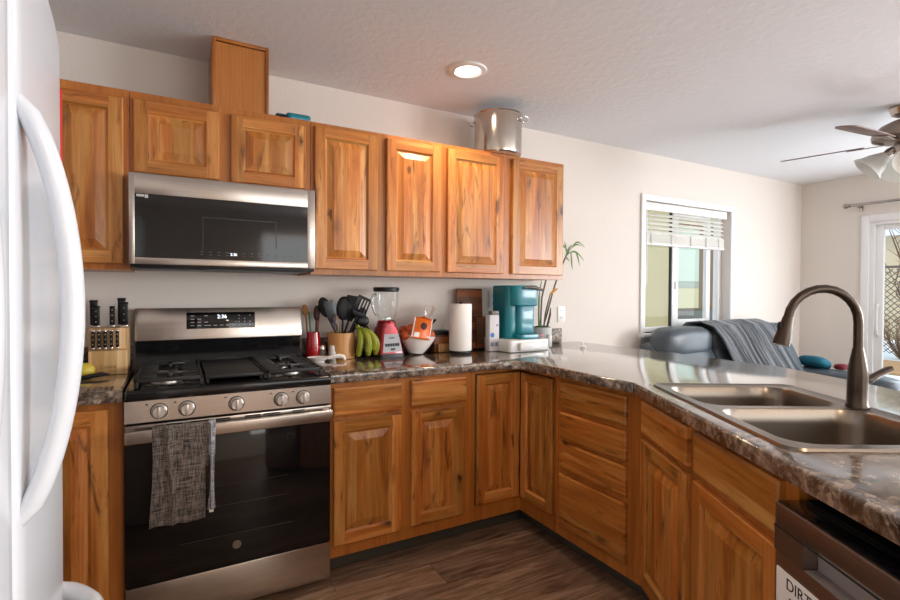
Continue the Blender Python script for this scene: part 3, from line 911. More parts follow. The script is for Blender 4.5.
# =================================================================== COUNTERTOPS
def slab(name, outer, hole, label):
    tb = bmesh.new()
    def offs(poly, d):
        out = []
        n = len(poly)
        for i in range(n):
            p0, p1, p2 = Vector(poly[i - 1]), Vector(poly[i]), Vector(poly[(i + 1) % n])
            a = (p1 - p0).normalized(); b = (p2 - p1).normalized()
            na, nb = Vector((-a.y, a.x)), Vector((-b.y, b.x))
            m = (na + nb)
            m = m / max(.3, m.dot(na))
            out.append(tuple(p1 + m * d))
        return out
    lev = [(.009, CT), (.004, CT - .0015), (.001, CT - .005), (0, CT - .010), (0, CB)]
    rings = [[tb.verts.new((x, y, z)) for x, y in offs(outer, d)] for d, z in lev]
    n = len(outer)
    for a, b in zip(rings, rings[1:]):
        for i in range(n):
            j = (i + 1) % n
            tb.faces.new((a[i], a[j], b[j], b[i]))
    def cap(z, ring):
        ed = [tb.edges.get((ring[i], ring[(i + 1) % n])) or tb.edges.new((ring[i], ring[(i + 1) % n])) for i in range(n)]
        hv = []
        if hole:
            hv = [tb.verts.new((x, y, z)) for x, y in hole]
            ed += [tb.edges.new((hv[i], hv[(i + 1) % len(hv)])) for i in range(len(hv))]
        bmesh.ops.triangle_fill(tb, use_beauty=True, use_dissolve=False, edges=ed)
        return hv
    h1 = cap(CT, rings[0]); h2 = cap(CB, rings[-1])
    for i in range(len(h1)):
        j = (i + 1) % len(h1)
        tb.faces.new((h1[i], h1[j], h2[j], h2[i]))
    bmesh.ops.recalc_face_normals(tb, faces=tb.faces[:])
    return solid(name, MB().merge(tb), lam, label, 'countertop', angle=40)

def arc_pts(c, r, a0, a1, n=6):
    return [(c[0] + r * math.cos(a0 + (a1 - a0) * k / n), c[1] + r * math.sin(a0 + (a1 - a0) * k / n)) for k in range(n + 1)]
xe = 1.792; ye = -.648
hole = [tuple((LEG @ Vector((x, y, 0))))[:2] for x, y in rrect(.075, .845, .040, .508, .05)]
outer = [(.766, -.001), (.766, ye)] + [(xe - .10, ye)] + arc_pts((xe - .10, ye - .10), .10, PI / 2, 0, 8) + [(xe, -1.40)] + \
        [tuple(leg(.0, -.043))[:2]] + [tuple(leg(1.575, -.043))[:2], tuple(leg(1.575, .925))[:2]] + [tuple(leg(-.06, .925))[:2], (2.832, -1.43), (2.832, -.001)]
slab('countertop', outer, hole, 'long speckled brown granite-look countertop running right of the range and round the sink peninsula')
slab('countertop', [(-.748, -.001), (-.748, ye), (-.004, ye), (-.004, -.001)], None, 'short speckled brown granite-look countertop left of the range')
mb = MB().box(.78, 2.66, -.02, -.0005, CT + .0005, CT + .105, .004)
solid('backsplash', mb, lam_matte, 'low speckled brown backsplash strip on the wall behind the blender and coffee maker', 'backsplash')
solid('backsplash', MB().box(-.748, -.012, -.02, -.0005, CT + .0005, CT + .105, .004), lam_matte, 'low speckled brown backsplash strip behind the knife block', 'backsplash')

# =================================================================== SINK + FAUCET
sink = thing('sink', 'stainless steel double-bowl kitchen sink set into the peninsula counter', 'sink', tuple(leg(.46, .28, CT)), ANG)
SM = Matrix.Translation((-.46, -.28, -CT))     # from leg coordinates to the sink's own
tb = bmesh.new()
def ringv(pts, z): return [tb.verts.new((x, y, z)) for x, y in pts]
def bridge(a, b):
    for i in range(len(a)):
        j = (i + 1) % len(a); tb.faces.new((a[i], a[j], b[j], b[i]))
def edges_of(r_): return [tb.edges.get((r_[i], r_[(i + 1) % len(r_)])) or tb.edges.new((r_[i], r_[(i + 1) % len(r_)])) for i in range(len(r_))]
zr = CT + .0075
o0 = ringv(rrect(.038, .878, .008, .556, .045, 8), CT + .0008)
o1 = ringv(rrect(.042, .874, .012, .552, .042, 8), zr)
o2 = ringv(rrect(.052, .864, .022, .542, .036, 8), zr)
o3 = ringv(rrect(.056, .860, .026, .538, .034, 8), zr - .003)
bridge(o0, o1); bridge(o1, o2); bridge(o2, o3)
bowls = [(.085, .425), (.455, .832)]
hs = []
for a, b in bowls: hs.append(ringv(rrect(a, b, .048, .492, .075, 8), zr - .003))
bmesh.ops.triangle_fill(tb, use_beauty=True, use_dissolve=False, edges=edges_of(o3) + edges_of(hs[0]) + edges_of(hs[1]))
bmesh.ops.recalc_face_normals(tb, faces=tb.faces[:])
part('rim', MB().merge(tb, M=SM), steel_sink, sink, local=True, angle=50)
for a, b in bowls:
    tb = bmesh.new()
    prev = None
    for ins, z, rr in ((0, zr - .003, .075), (.003, zr - .007, .073), (.007, zr - .05, .07), (.014, zr - .15, .066), (.024, zr - .178, .058), (.05, zr - .192, .04)):
        r_ = [tb.verts.new((x, y, z)) for x, y in rrect(a + ins, b - ins, .048 + ins, .492 - ins, rr, 8)]
        if prev: bridge(prev, r_)
        prev = r_
    tb.faces.new(prev)
    bmesh.ops.recalc_face_normals(tb, faces=tb.faces[:])
    for f in tb.faces: f.normal_flip()
    bowl = part('bowl', MB().merge(tb, M=SM), steel_sink, sink, local=True, angle=60)
    cx_ = (a + b) / 2
    part('drain', MB().lathe([(.0, .004), (.03, .004), (.034, .006), (.042, .006), (.045, .001)], 24, (cx_, .27, zr - .192), M=SM), chrome, bowl, local=True)

fz = CT + .0045
fb = leg(.43, .518, fz)
fa = thing('faucet', 'oil-rubbed bronze gooseneck pull-down faucet behind the sink', 'faucet', tuple(fb), R(150))   # local +x points over the sink
fM = Matrix.Identity(4)
mb = MB(); mb.lathe([(0, 0), (.031, 0), (.031, .006), (.028, .012), (.0275, .05), (.0275, .10), (.026, .125), (.019, .165), (.0155, .185), (.0145, .19), (.0, .19)], 28)
part('body', mb, bronze, fa, local=True)
pts = [(0, 0, .18), (0, 0, .22), (.0, 0, .265)]
for k in range(0, 13):
    a = PI - (PI - .12) * k / 12
    pts.append((.112 + .112 * math.cos(a), 0, .270 + .108 * math.sin(a)))
part('spout', MB().tube(pts, .0135, 16), bronze, fa, local=True)
e = Vector(pts[-1]); dr = (Vector(pts[-1]) - Vector(pts[-2])).normalized()
h = part('spray_head', MB().tube([e - dr * .004, e + dr * .004, e + dr * .03, e + dr * .075, e + dr * .088], [.0145, .0155, .0185, .0245, .0245], 20), bronze, fa, local=True)
part('spray_button', MB().ball(tuple(e + dr * .035 + Vector((.017, 0, .006))), .011, .6, .8, 1.6), black_plastic, h, local=True)
mb = MB(); mb.tube([(-.018, .0, .085), (-.035, 0, .088), (-.06, -.004, .10), (-.10, -.008, .118), (-.115, -.010, .124)], [.014, .014, .011, .011, .008], 12)
part('lever_handle', mb, bronze, fa, local=True)

# =================================================================== MICROWAVE
mw = thing('microwave', 'stainless over-the-range microwave with black glass door under the short cabinet', 'microwave', (.3785, -.2, 1.388))
part('body', MB().box(.004, .753, -.375, -.002, 1.392, 1.776), black_enamel, mw)
mb = MB()
gx0, gx1, gz0, gz1 = .022, .720, 1.430, 1.693
mb.box(.001, gx0, -.40, -.375, 1.402, 1.777, .002); mb.box(gx1, .756, -.40, -.375, 1.402, 1.777, .002)
mb.box(gx0 - .002, gx1 + .002, -.40, -.375, 1.402, gz0, .002); mb.box(gx0 - .002, gx1 + .002, -.40, -.375, gz1, 1.777, .002)
part('door_frame', mb, steel_h, mw)
gl = part('door_glass', MB().box(gx0, gx1, -.398, -.376, gz0, gz1), black_glass, mw)
mb = MB()
wx0, wx1, wz0, wz1 = .27, .575, 1.49, 1.61
for b_ in ((wx0, wx1, wz1, wz1 + .004), (wx0, wx0 + .004, wz0 - .02, wz1), (wx1, wx1 + .004, wz0, wz1)): mb.box(b_[0], b_[1], -.3986, -.398, b_[2], b_[3])
part('window_outline', mb, simple('window_edge', (.014, .014, .014, 1), .3), gl)
mb = text_mb('2:36', .017, face_y(.395, -.3985, 1.455), .0003)
part('clock_digits', mb, digit_m, gl)
mb = MB()
random.seed(3)
for k in range(26):
    x = .262 + (k % 13) * .034
    mb.box(x, x + .012, -.3985, -.398, 1.449 + (k // 13) * .012, 1.4515 + (k // 13) * .012)
part('touch_marks', mb, simple('dim_grey_print', (.10, .10, .10, 1), .4), gl)
st = part('sticker', MB().box(.028, .055, -.3988, -.398, 1.680, 1.690).box(.057, .069, -.3988, -.398, 1.676, 1.690), print_w, gl)
mb = MB(); mb.box(.004, .753, -.395, -.01, 1.388, 1.402, .003)
part('bottom_plate', mb, black_plastic, mw)
filt = simple('filter_mesh', (.05, .05, .05, 1), .4, .8)
for xa in (.03, .45): part('grease_filter', MB().box(xa, xa + .26, -.36, -.12, 1.384, 1.388), filt, mw)

# =================================================================== RANGE
rg = thing('range', 'stainless gas range with black cooktop grates and black glass oven door', 'stove', (.381, -.33, 0))
RX0, RX1 = .001, .761
part('body', MB().box(RX0 + .004, RX1 - .004, -.615, -.03, .03, .895), black_enamel, rg)
for x in (.06, .70):
    for y in (-.58, -.08): part('foot', MB().lathe([(0, 0.0003), (.02, 0.0003), (.02, .03), (0, .03)], 16, (x, y, 0)), black_plastic, rg)
mb = MB(); mb.box(RX0, RX1, -.672, -.03, .886, .925, .012, 3)
cook = part('cooktop', mb, black_enamel, rg)
# control panel (slightly sloped front)
tb = bmesh.new()
prof = [(-.600, .885), (-.6625, .885), (-.6635, .805), (-.62, .802)]
vs0 = [tb.verts.new((RX0 + .001, y, z)) for y, z in prof]; vs1 = [tb.verts.new((RX1 - .001, y, z)) for y, z in prof]
for k in range(4): tb.faces.new((vs0[k], vs0[(k + 1) % 4], vs1[(k + 1) % 4], vs1[k]))
tb.faces.new(vs0); tb.faces.new(vs1[::-1])
bmesh.ops.recalc_face_normals(tb, faces=tb.faces[:])
cp = part('control_panel', MB().merge(tb), steel_h, rg)
for kx in (.112, .204, .379, .551, .641):
    kM = Matrix.Translation((kx, -.663, .843)) @ Matrix.Rotation(PI / 2, 4, 'X')
    kb = part('knob', MB().lathe([(0, .0), (.0265, 0), (.0265, .006), (.0235, .008), (.022, .028), (.020, .031), (0, .031)], 28, M=kM), knob_m, cp)
    part('knob_grip', MB().box(-.0045, .0045, -.021, .021, .028, .040, .002, M=kM @ Matrix.Rotation(R(0), 4, 'Z')), knob_m, kb)
    part('knob_ring', MB().lathe([(.0265, 0), (.0295, 0), (.0295, .003), (.0265, .003)], 28, M=kM), black_plastic, kb)
mb = MB()
for kx in (.112, .204, .379, .551, .641): mb.box(kx - .044, kx - .036, -.6635, -.660, .868, .872)
part('dial_marks', mb, print_d, cp)
# vent strip + oven door
mb = MB(); mb.box(RX0 + .002, RX1 - .002, -.668, -.62, .772, .797, .003)
vs = part('vent_strip', mb, steel_h, rg)
for x0, x1 in ((.135, .190), (.215, .285), (.290, .355), (.41, .47), (.48, .545), (.60, .645)):
    for z in (.777, .787): part('vent_slot', MB().box(x0, x1, -.6705, -.66, z, z + .005), dark_void, vs)
mb = MB(); mb.box(RX0 + .001, RX1 - .001, -.660, -.62, .195, .770, .004)
od = part('oven_door', mb, black_glass, rg)
mb = MB()
for b_ in ((.18, .60, .318, .3195), (.20, .58, .44, .4415), (.20, .58, .52, .521)): mb.box(b_[0], b_[1], -.6604, -.6598, b_[2], b_[3])
part('rack_lines', mb, simple('oven_rack_glint', (.05, .048, .045, 1), .3), od)
mb = MB(); mb.box(RX0 + .004, RX1 - .004, -.716, -.697, .738, .786, .006, 3)
mb.box(RX0 + .004, RX0 + .03, -.70, -.655, .745, .78, .004); mb.box(RX1 - .03, RX1 - .004, -.70, -.655, .745, .78, .004)
part('door_handle', mb, steel_h, od)
lg = part('maker_badge', MB().lathe([(0, 0), (.0165, 0), (.0165, .0015), (0, .0015)], 28, M=face_y(.38, -.660, .273)), nickel, od)
part('badge_letters', text_mb('GE', .017, face_y(.38, -.6617, .273), .0003), print_d, lg)
part('badge_ring', MB().lathe([(.0125, 0), (.0138, 0), (.0138, .0004), (.0125, .0004)], 28, M=face_y(.38, -.6615, .273)), print_d, lg)
dr_ = part('drawer_front', MB().box(RX0 + .001, RX1 - .001, -.656, -.62, .028, .190, .004), steel_h, rg)
# backguard
tb = bmesh.new()
prof = [(-.03, .92), (-.03, 1.208), (-.062, 1.208), (-.092, 1.055), (-.07, 1.05), (-.06, 1.0), (-.105, .93), (-.105, .92)]
vs0 = [tb.verts.new((RX0 + .002, y, z)) for y, z in prof]; vs1 = [tb.verts.new((RX1 - .002, y, z)) for y, z in prof]
n_ = len(prof)
for k in range(n_):
    f = tb.faces.new((vs0[k], vs0[(k + 1) % n_], vs1[(k + 1) % n_], vs1[k]))
tb.faces.new(vs0); tb.faces.new(vs1[::-1])
bmesh.ops.recalc_face_normals(tb, faces=tb.faces[:])
bgd = part('backguard', MB().merge(tb), black_enamel, rg)
sl = math.atan2(.030, .153)
BM_ = Matrix.Translation((0, -.0925, 1.057)) @ Matrix.Rotation(-sl, 4, 'X')     # local z runs up the sloped face
part('backguard_panel', MB().box(RX0 + .001, RX1 - .001, -.004, .012, 0, .154, .002, M=BM_), steel_h, bgd)
part('display_panel', MB().box(.214, .527, -.006, -.003, .050, .131, .001, M=BM_), black_glass, bgd)
tm = text_mb('2:36', .026, BM_ @ face_y(.372, -.0064, .108), .0003)
part('clock_digits', tm, digit_m, bgd)
mb = MB()
for ix in range(3):
    for iz in range(4):
        if (ix + iz) % 5 == 4: continue
        mb.box(.232 + ix * .030, .248 + ix * .030, -.0063, -.006, .064 + iz * .016, .0675 + iz * .016, M=BM_)
        mb.box(.448 + ix * .026, .454 + ix * .026, -.0063, -.006, .064 + iz * .016, .0675 + iz * .016, M=BM_)
for ix in range(5): mb.box(.305 + ix * .028, .321 + ix * .028, -.0063, -.006, .064, .0675, M=BM_)
part('button_marks', mb, simple('soft_white_print', srgb(170, 172, 178), .5), bgd)
# burners
for bx, by, br in ((.135, -.50, .055), (.135, -.22, .042), (.381, -.36, .05), (.62, -.50, .042), (.62, -.22, .055)):
    b0 = part('burner', MB().lathe([(0, .0), (br, 0), (br, .008), (br * .82, .012), (0, .012)], 28, (bx, by, .9252)), knob_m, rg)
    part('burner_cap', MB().lathe([(0, .012), (br * .78, .012), (br * .78, .019), (br * .7, .021), (0, .021)], 28, (bx, by, .9252)), iron, b0)
# grates
polished_iron = simple('polished_iron', (.05, .05, .05, 1), .25, .6)
def grate(x0, x1):
    mb = MB(); y0, y1 = -.635, -.115; zt = .962
    for x in (x0, x1 - .012): mb.box(x, x + .012, y0, y1, zt - .016, zt, .003)
    for y in (y0, y1 - .012): mb.box(x0, x1, y, y + .012, zt - .016, zt, .003)
    n_ = 8
    for k in range(1, n_):
        yy = y0 + (y1 - y0) * k / n_
        for xa, xb in ((x0, (x0 + x1) / 2 - .045), ((x0 + x1) / 2 + .045, x1)): mb.box(xa, xb, yy - .005, yy + .005, zt - .013, zt, .002)
    for x in (x0, x1 - .014):
        for y in (y0, y1 - .014): mb.box(x, x + .014, y, y + .014, .9255, zt - .01, .003)
    return part('grate', mb, iron, rg), zt
for x0, x1 in ((.030, .262), (.500, .732)):
    g, zt = grate(x0, x1)
    xm = (x0 + x1) / 2
    for ym in (-.50, -.22):
        mb = MB()
        mb.box(xm - .06, xm + .06, ym - .006, ym + .006, zt - .01, zt + .003, .002); mb.box(xm - .006, xm + .006, ym - .06, ym + .06, zt - .01, zt + .003, .002)
        part('grate_cross', mb, polished_iron, g)
gp = part('griddle', MB().box(.27, .492, -.62, -.125, .940, .957, .006), iron, rg)
part('griddle_lip', MB().box(.27, .276, -.62, -.125, .955, .964, .002).box(.486, .492, -.62, -.125, .955, .964, .002).box(.276, .486, -.131, -.125, .955, .964, .002), iron, gp)
part('griddle_leg', MB().box(.275, .285, -.60, -.14, .9255, .94).box(.477, .487, -.60, -.14, .9255, .94), iron, gp)

# dish towel over the oven handle
def drape(x0, x1, zt, zb, yf, yb, zback, seed, nu=28, nvv=60, wave=.004, slant=0):
    Lf = zt - zb; Lb = zt - zback; Ltop = abs(yb - yf)
    tot = Lf + Ltop + Lb
    def fn(a, b):
        d = b * tot
        x = x0 + (x1 - x0) * a
        if d < Lb:
            z = zback + d; y = yb
        elif d < Lb + Ltop:
            t = (d - Lb) / Ltop; y = yb + (yf - yb) * t; z = zt + .006 * math.sin(PI * t)
        else:
            q = d - Lb - Ltop; z = zt - q; y = yf
            am = wave * (.3 + 1.2 * q / Lf)
            y -= am * (1 + math.sin(a * 9 + seed + q * 3)) + .016 * math.exp(-((a - .26 - q * .45) / .06) ** 2)
            x += slant * q + (a - .5) * (-.012) * math.sin(q / Lf * PI) + .004 * mnoise.noise(Vector((a * 3, q * 6, seed)))
            z += .006 * mnoise.noise(Vector((a * 5, seed, 0))) * (q / Lf)
        return Vector((x, y, z))
    return MB().grid(fn, nu, nvv)
tw = thing('dish_towel', 'charcoal woven dish towel hanging over the oven door handle', 'towel', (.19, -.72, .43))
o = part('cloth', drape(.090, .275, .788, .432, -.7205, -.6925, .62, 1.0, slant=-.03), towel_m, tw)
md = o.modifiers.new('thick', 'SOLIDIFY'); md.thickness = .003; md.offset = -1 if False else 0
o = part('hem_fold', drape(.276, .300, .791, .462, -.7255, -.690, .66, 2.3, nu=8, wave=.002, slant=-.01), towel_hem, tw)
md = o.modifiers.new('thick', 'SOLIDIFY'); md.thickness = .003; md.offset = 0
part('care_tag', MB().box(.276, .291, -.731, -.7295, .452, .466), paper_w, tw)

# =================================================================== FRIDGE
fr_ = thing('refrigerator', 'white refrigerator with bowed door handles at the left edge', 'refrigerator', (-.4, -1.9, 0))
FY0, FY1, GAP = -2.36, -1.435, -1.995
part('cabinet', MB().box(-.735, -.09, FY0 + .005, FY1 - .005, .02, 1.735, .006), fridge_m, fr_)
def bowx(y):
    t = (y - (FY0 + FY1) / 2) / ((FY1 - FY0) / 2)
    return -.012 - .045 * t * t
def fdoor(y0, y1, z0, z1, rb=.014):
    n = 14
    pts = [(-.085, y0)]
    for k in range(n + 1):
        y = y0 + (y1 - y0) * k / n
        x = bowx(y)
        e_ = min(y - y0, y1 - y)
        if e_ < rb: x -= rb - math.sqrt(max(0, rb * rb - (rb - e_) ** 2))
        pts.append((x, y))
    pts.append((-.085, y1))
    # extra rounding points close to both ends
    fine = []
    for y in [y0 + rb * q for q in (.1, .3, .6)] + [y1 - rb * q for q in (.6, .3, .1)]:
        e_ = min(y - y0, y1 - y); fine.append((bowx(y) - (rb - math.sqrt(max(0, rb * rb - (rb - e_) ** 2))), y))
    body = sorted(pts[1:-1] + fine, key=lambda p: p[1])
    tb = bmesh.new()
    poly = [pts[0]] + body + [pts[-1]]
    vb = [tb.verts.new((x, y, z0)) for x, y in poly]; vt = [tb.verts.new((x, y, z1)) for x, y in poly]
    m_ = len(poly)
    for k in range(m_): tb.faces.new((vb[k], vb[(k + 1) % m_], vt[(k + 1) % m_], vt[k]))
    tb.faces.new(vb[::-1]); tb.faces.new(vt)
    bmesh.ops.recalc_face_normals(tb, faces=tb.faces[:])
    return MB().merge(tb)
dA = part('door', fdoor(GAP + .003, FY1, .715, 1.76), fridge_m, fr_)
dB = part('door', fdoor(FY0, GAP - .003, .715, 1.76), fridge_m, fr_)
dC = part('freezer_drawer', fdoor(FY0, FY1, .06, .703), fridge_m, fr_)
part('door_gasket', MB().box(-.084, -.055, FY0 + .01, FY1 - .012, .69, .73).box(-.084, -.03, GAP - .008, GAP + .008, .72, 1.75), simple('grey_gasket', srgb(150, 152, 156), .6), fr_)
part('base_grille', MB().box(-.7, -.10, FY0 + .02, FY1 - .02, .0005, .055), simple('grey_grille', srgb(170, 172, 174), .5), fr_)
def bow_handle(y, xs, amp, z0, z1, yoff=0):
    pts = []; n = 24; rr = []
    for k in range(n + 1):
        t = k / n; z = z0 + (z1 - z0) * t
        a = math.sin(PI * t) ** .62
        pts.append((xs - .008 + amp * a, y + yoff * a, z)); rr.append(.0135 if 0 < k < n else .010)
    return MB().tube(pts, rr, 14, ref=(0, 1, 0), flat=1.25)
hb = part('handle', bow_handle(-1.962, bowx(-1.962), .062, .985, 1.545), fridge_m, dA)
part('handle', bow_handle(-2.16, bowx(-2.16), .036, .985, 1.545), fridge_m, dB)
pts = []
for k in range(61):
    t = k / 60; y = -1.505 + (-2.29 + 1.505) * t
    a = min(1, math.sin(PI * min(max(t, .0), 1)) * 3) ** .6
    pts.append((bowx(y) - .004 + .056 * a, y, .655))
part('handle', MB().tube(pts, .016, 14, flat=1.4, ref=(0, 0, 1)), fridge_m, dC)
nb = thing('red_notepad_clip', 'red notepad with white clip on the far side edge of the fridge', 'notepad', (-.07, FY1 + .012, 1.62))
part('pad', MB().box(-.115, -.053, FY1 + .0005, FY1 + .014, 1.55, 1.735, .002), simple('red_card', srgb(206, 40, 30), .5), nb)
part('clip', MB().box(-.085, -.0545, FY1 + .014, FY1 + .020, 1.635, 1.665, .003), white_plastic, nb)

# =================================================================== ON TOP OF CABINETS
sp = thing('stockpot', 'large stainless steel stockpot standing on top of the wall cabinets', 'pot', (1.93, -.235, UZ1))
mb = MB(); r_ = .147
mb.lathe([(0, .004), (r_ * .7, .001), (r_ - .012, .0005), (r_ - .003, .008), (r_, .02), (r_, .243), (r_ + .005, .247), (r_ + .005, .252), (r_ - .003, .252), (r_ - .004, .02), (r_ - .02, .008), (0, .008)], 48, (1.93, -.235, UZ1))
part('body', mb, steel_pot, sp)
for a in (R(-48), R(132)):
    d_ = Vector((math.cos(a), math.sin(a), 0)); t_ = Vector((-d_.y, d_.x, 0)); c_ = Vector((1.93, -.235, UZ1 + .215)) + d_ * r_
    h_ = part('handle', MB().tube([c_ - t_ * .04, c_ - t_ * .04 + d_ * .03 + Vector((0, 0, .006)), c_ - t_ * .02 + d_ * .042 + Vector((0, 0, .008)), c_ + t_ * .02 + d_ * .042 + Vector((0, 0, .008)), c_ + t_ * .04 + d_ * .03 + Vector((0, 0, .006)), c_ + t_ * .04], .0055, 10), chrome, sp)
    mb = MB()
    for sg_ in (-1, 1): mb.ball(tuple(c_ + t_ * .04 * sg_), .010, seg=12)
    part('rivet_plate', mb, chrome, h_)
tl = thing('food_container', 'small teal plastic container with a grip tab on top of the cabinets', 'container', (.70, -.25, UZ1))
mb = MB(); mb.prism(rrect(.645, .762, -.30, -.20, .018), UZ1 + .0005, UZ1 + .030, .006)
part('box', mb, teal, tl)
part('tab', MB().prism(rrect(.600, .650, -.275, -.225, .012), UZ1 + .017, UZ1 + .026, .003), teal_dark, tl)

# =================================================================== LEFT COUNTER ITEMS
kb = thing('knife_block', 'pale wooden knife block on the counter left of the range', 'knife block', (-.09, -.15, CT))
z0 = CT + .0005
part('front_step', MB().box(-.158, -.018, -.222, -.150, z0, z0 + .105, .004), wood_pale, kb)
part('rear_block', MB().box(-.166, -.018, -.150, -.055, z0, z0 + .198, .004), wood_pale, kb)
part('maker_mark', text_mb('Cuisine', .020, face_y(-.088, -.2225, z0 + .035), .0002), simple('brown_burn_mark', srgb(110, 72, 40), .7), kb)
def knife(nm, label, x, y, zb, ln, w, lean, group, bolster=True):
    k = thing(nm, label, 'knife', (x, y, zb), 0, group)
    Mk = Matrix.Rotation(lean, 4, 'X')
    hb_ = MB().box(-w / 2, w / 2, -.009, .009, .010, ln, .004, M=Mk)
    h_ = part('handle', hb_, black_plastic, k, local=True)
    part('bolster', MB().box(-w / 2 + .001, w / 2 - .001, -.007, .007, .0005, .012, .001, M=Mk), chrome, k, local=True)
    part('end_cap', MB().box(-w / 2 - .002, w / 2 + .002, -.010, .0095, ln - .006, ln + .004, .004, M=Mk), black_plastic if w > .02 else chrome, k, local=True)
    mb = MB()
    for q in (.3, .55, .8): mb.lathe([(0, -.0095), (.0028, -.0095), (.0028, .0095), (0, .0095)], 10, M=Mk @ Matrix.Translation((0, 0, ln * q)) @ Matrix.Rotation(PI / 2, 4, 'X'))
    part('rivets', mb, chrome, h_, local=True)
    return k
for k in range(5):
    knife('steak_knife', 'slim black steak knife in the front row of the knife block', -.145 + k * .022, -.185, z0 + .105, .085, .0125, 0, 'steak knives in the knife block')
knife('kitchen_knife', 'black-handled knife standing tallest at the left end of the knife block', -.152, -.085, z0 + .198, .120, .028, .10, None)
knife('kitchen_knife', 'black-handled knife just in front of the leftmost one in the block', -.140, -.125, z0 + .198, .095, .026, .06, None)
knife('kitchen_knife', 'straight black sharpening steel handle at the middle of the block', -.082, -.11, z0 + .198, .10, .02, 0, None)
knife('kitchen_knife', 'black-handled chef knife at the right end of the block', -.036, -.125, z0 + .198, .112, .030, .06, None)
knife('kitchen_knife', 'black-handled knife behind the chef knife at the right end of the block', -.048, -.08, z0 + .198, .130, .030, .10, None)
cs = thing('can_opener', 'black-handled metal kitchen tool lying in front of the knife block', 'kitchen tool', (-.13, -.34, CT))
mb = MB(); mb.tube([(-.20, -.355, CT + .012), (-.15, -.345, CT + .014), (-.10, -.325, CT + .020), (-.075, -.318, CT + .016)], [.008, .011, .012, .006], 10, flat=.8)
part('handle', mb, black_plastic, cs)
part('blade', MB().tube([(-.19, -.33, CT + .008), (-.14, -.325, CT + .014), (-.11, -.318, CT + .02)], [.007, .0075, .006], 8), chrome, cs)
solid('lemon', MB().ball((-.165, -.27, CT + .032), .032, 1.2, 1, 1), lemon_m, 'yellow lemon beside the knife block, next to the fridge handle', 'lemon')

# =================================================================== COUNTER ITEMS RIGHT OF THE RANGE
z0 = CT + .0006
# red jar with utensils
rj = thing('utensil_jar', 'glossy red jar holding wooden and coloured utensils behind the salt shaker', 'jar', (.822, -.10, CT))
mb = MB(); mb.lathe([(0, 0), (.034, 0), (.038, .006), (.040, .03), (.038, .10), (.034, .128), (.033, .145), (.030, .145), (.031, .128), (.035, .10), (.036, .03), (.03, .008), (0, .008)], 28, (.822, -.10, z0))
part('jar_body', mb, red_gloss, rj)
def stick(nm, label, cat, a, b, r0, mat, head=None, headmat=None, group=None):
    t = thing(nm, label, cat, a, 0, group)
    part('handle', MB().tube([a, (Vector(a) + Vector(b)) / 2, b], [r0, r0, r0 * 1.05], 10), mat, t)
    if head: part('head', head, headmat or mat, t)
    return t
def paddle(c, d, length, width, thick=.006, taper=.7, slots=0, bowl=False):
    """flat spoon or turner head whose stem end sits at c and which points along d, facing the room"""
    d = Vector(d).normalized(); nrm = Vector((0, -1, 0)); nrm = (nrm - d * nrm.dot(d)).normalized(); sd = d.cross(nrm)
    M = Matrix.Identity(4)
    for i in range(3): M[i][0], M[i][1], M[i][2] = sd[i], d[i], nrm[i]
    M.translation = Vector(c)
    mb = MB()
    if bowl:
        mb.ball((0, length / 2, 0), 1, width / 2, length / 2, .012, M=M, seg=20)
    elif slots:
        w = width / 2; n = slots; bar = width / (2 * n + 1)
        mb.prism([(-w * taper, 0), (w * taper, 0), (w * .95, length * .22), (-w * .95, length * .22)], -thick / 2, thick / 2, .001, M=M)
        mb.prism([(-w, length * .86), (w, length * .86), (w * .9, length), (-w * .9, length)], -thick / 2, thick / 2, .001, M=M)
        for k in range(n + 1):
            x = -w + k * (width - bar) / n
            mb.prism([(x, length * .2), (x + bar, length * .2), (x + bar, length * .88), (x, length * .88)], -thick / 2, thick / 2, .0005, M=M)
    else:
        w = width / 2
        mb.prism([(-w * taper * .5, 0), (w * taper * .5, 0), (w * .9, length * .35), (w, length * .9), (w * .8, length), (-w * .8, length), (-w, length * .9), (-w * .9, length * .35)], -thick / 2, thick / 2, .001, M=M)
    return mb
wood_spoon = simple('wooden_spoon_wood', srgb(176, 122, 66), .6)
green_sil = simple('green_silicone', srgb(20, 120, 90), .5)
redjar_z = z0 + .012
stick('wooden_spoon', 'pale wooden spoon at the left in the red jar', 'spoon', (.806, -.085, redjar_z), (.787, -.07, z0 + .235), .005, wood_spoon, paddle((.787, -.07, z0 + .23), (-.08, .06, 1), .065, .034, bowl=True))
stick('silicone_brush', 'green-handled utensil standing in the red jar', 'kitchen utensil', (.816, -.102, redjar_z), (.797, -.105, z0 + .255), .0045, green_sil)
stick('cooking_spoon', 'dark brown cooking spoon at the right in the red jar', 'spoon', (.832, -.10, redjar_z), (.838, -.10, z0 + .21), .005, simple('dark_brown_handle', srgb(58, 30, 22), .5), paddle((.838, -.10, z0 + .205), (.03, 0, 1), .085, .036, bowl=True))
stick('wooden_spatula', 'reddish wooden stick utensil behind the others in the red jar', 'spatula', (.84, -.085, redjar_z), (.856, -.085, z0 + .25), .0045, simple('reddish_wood', srgb(140, 70, 40), .5))
# salt and pepper
def shaker(nm, label, x, y, body_m, fill_m):
    t = thing(nm, label, 'shaker', (x, y, CT))
    part('glass_body', MB().lathe([(0, 0), (.021, 0), (.023, .004), (.022, .04), (.016, .054), (0, .054)], 24, (x, y, z0)), body_m, t)
    part('cap', MB().lathe([(.0165, .050), (.0175, .051), (.0175, .068), (.012, .076), (0, .077)], 24, (x, y, z0)), chrome if fill_m is None else fill_m, t)
    return t
shaker('pepper_shaker', 'small grey glass pepper shaker in front of the red jar', .866, -.12, simple('grey_shaker_glass', srgb(110, 96, 86), .25), None)
shaker('salt_shaker', 'small white salt shaker left of the bamboo crock', .91, -.165, simple('salt_white', srgb(222, 216, 206), .3), white_plastic)
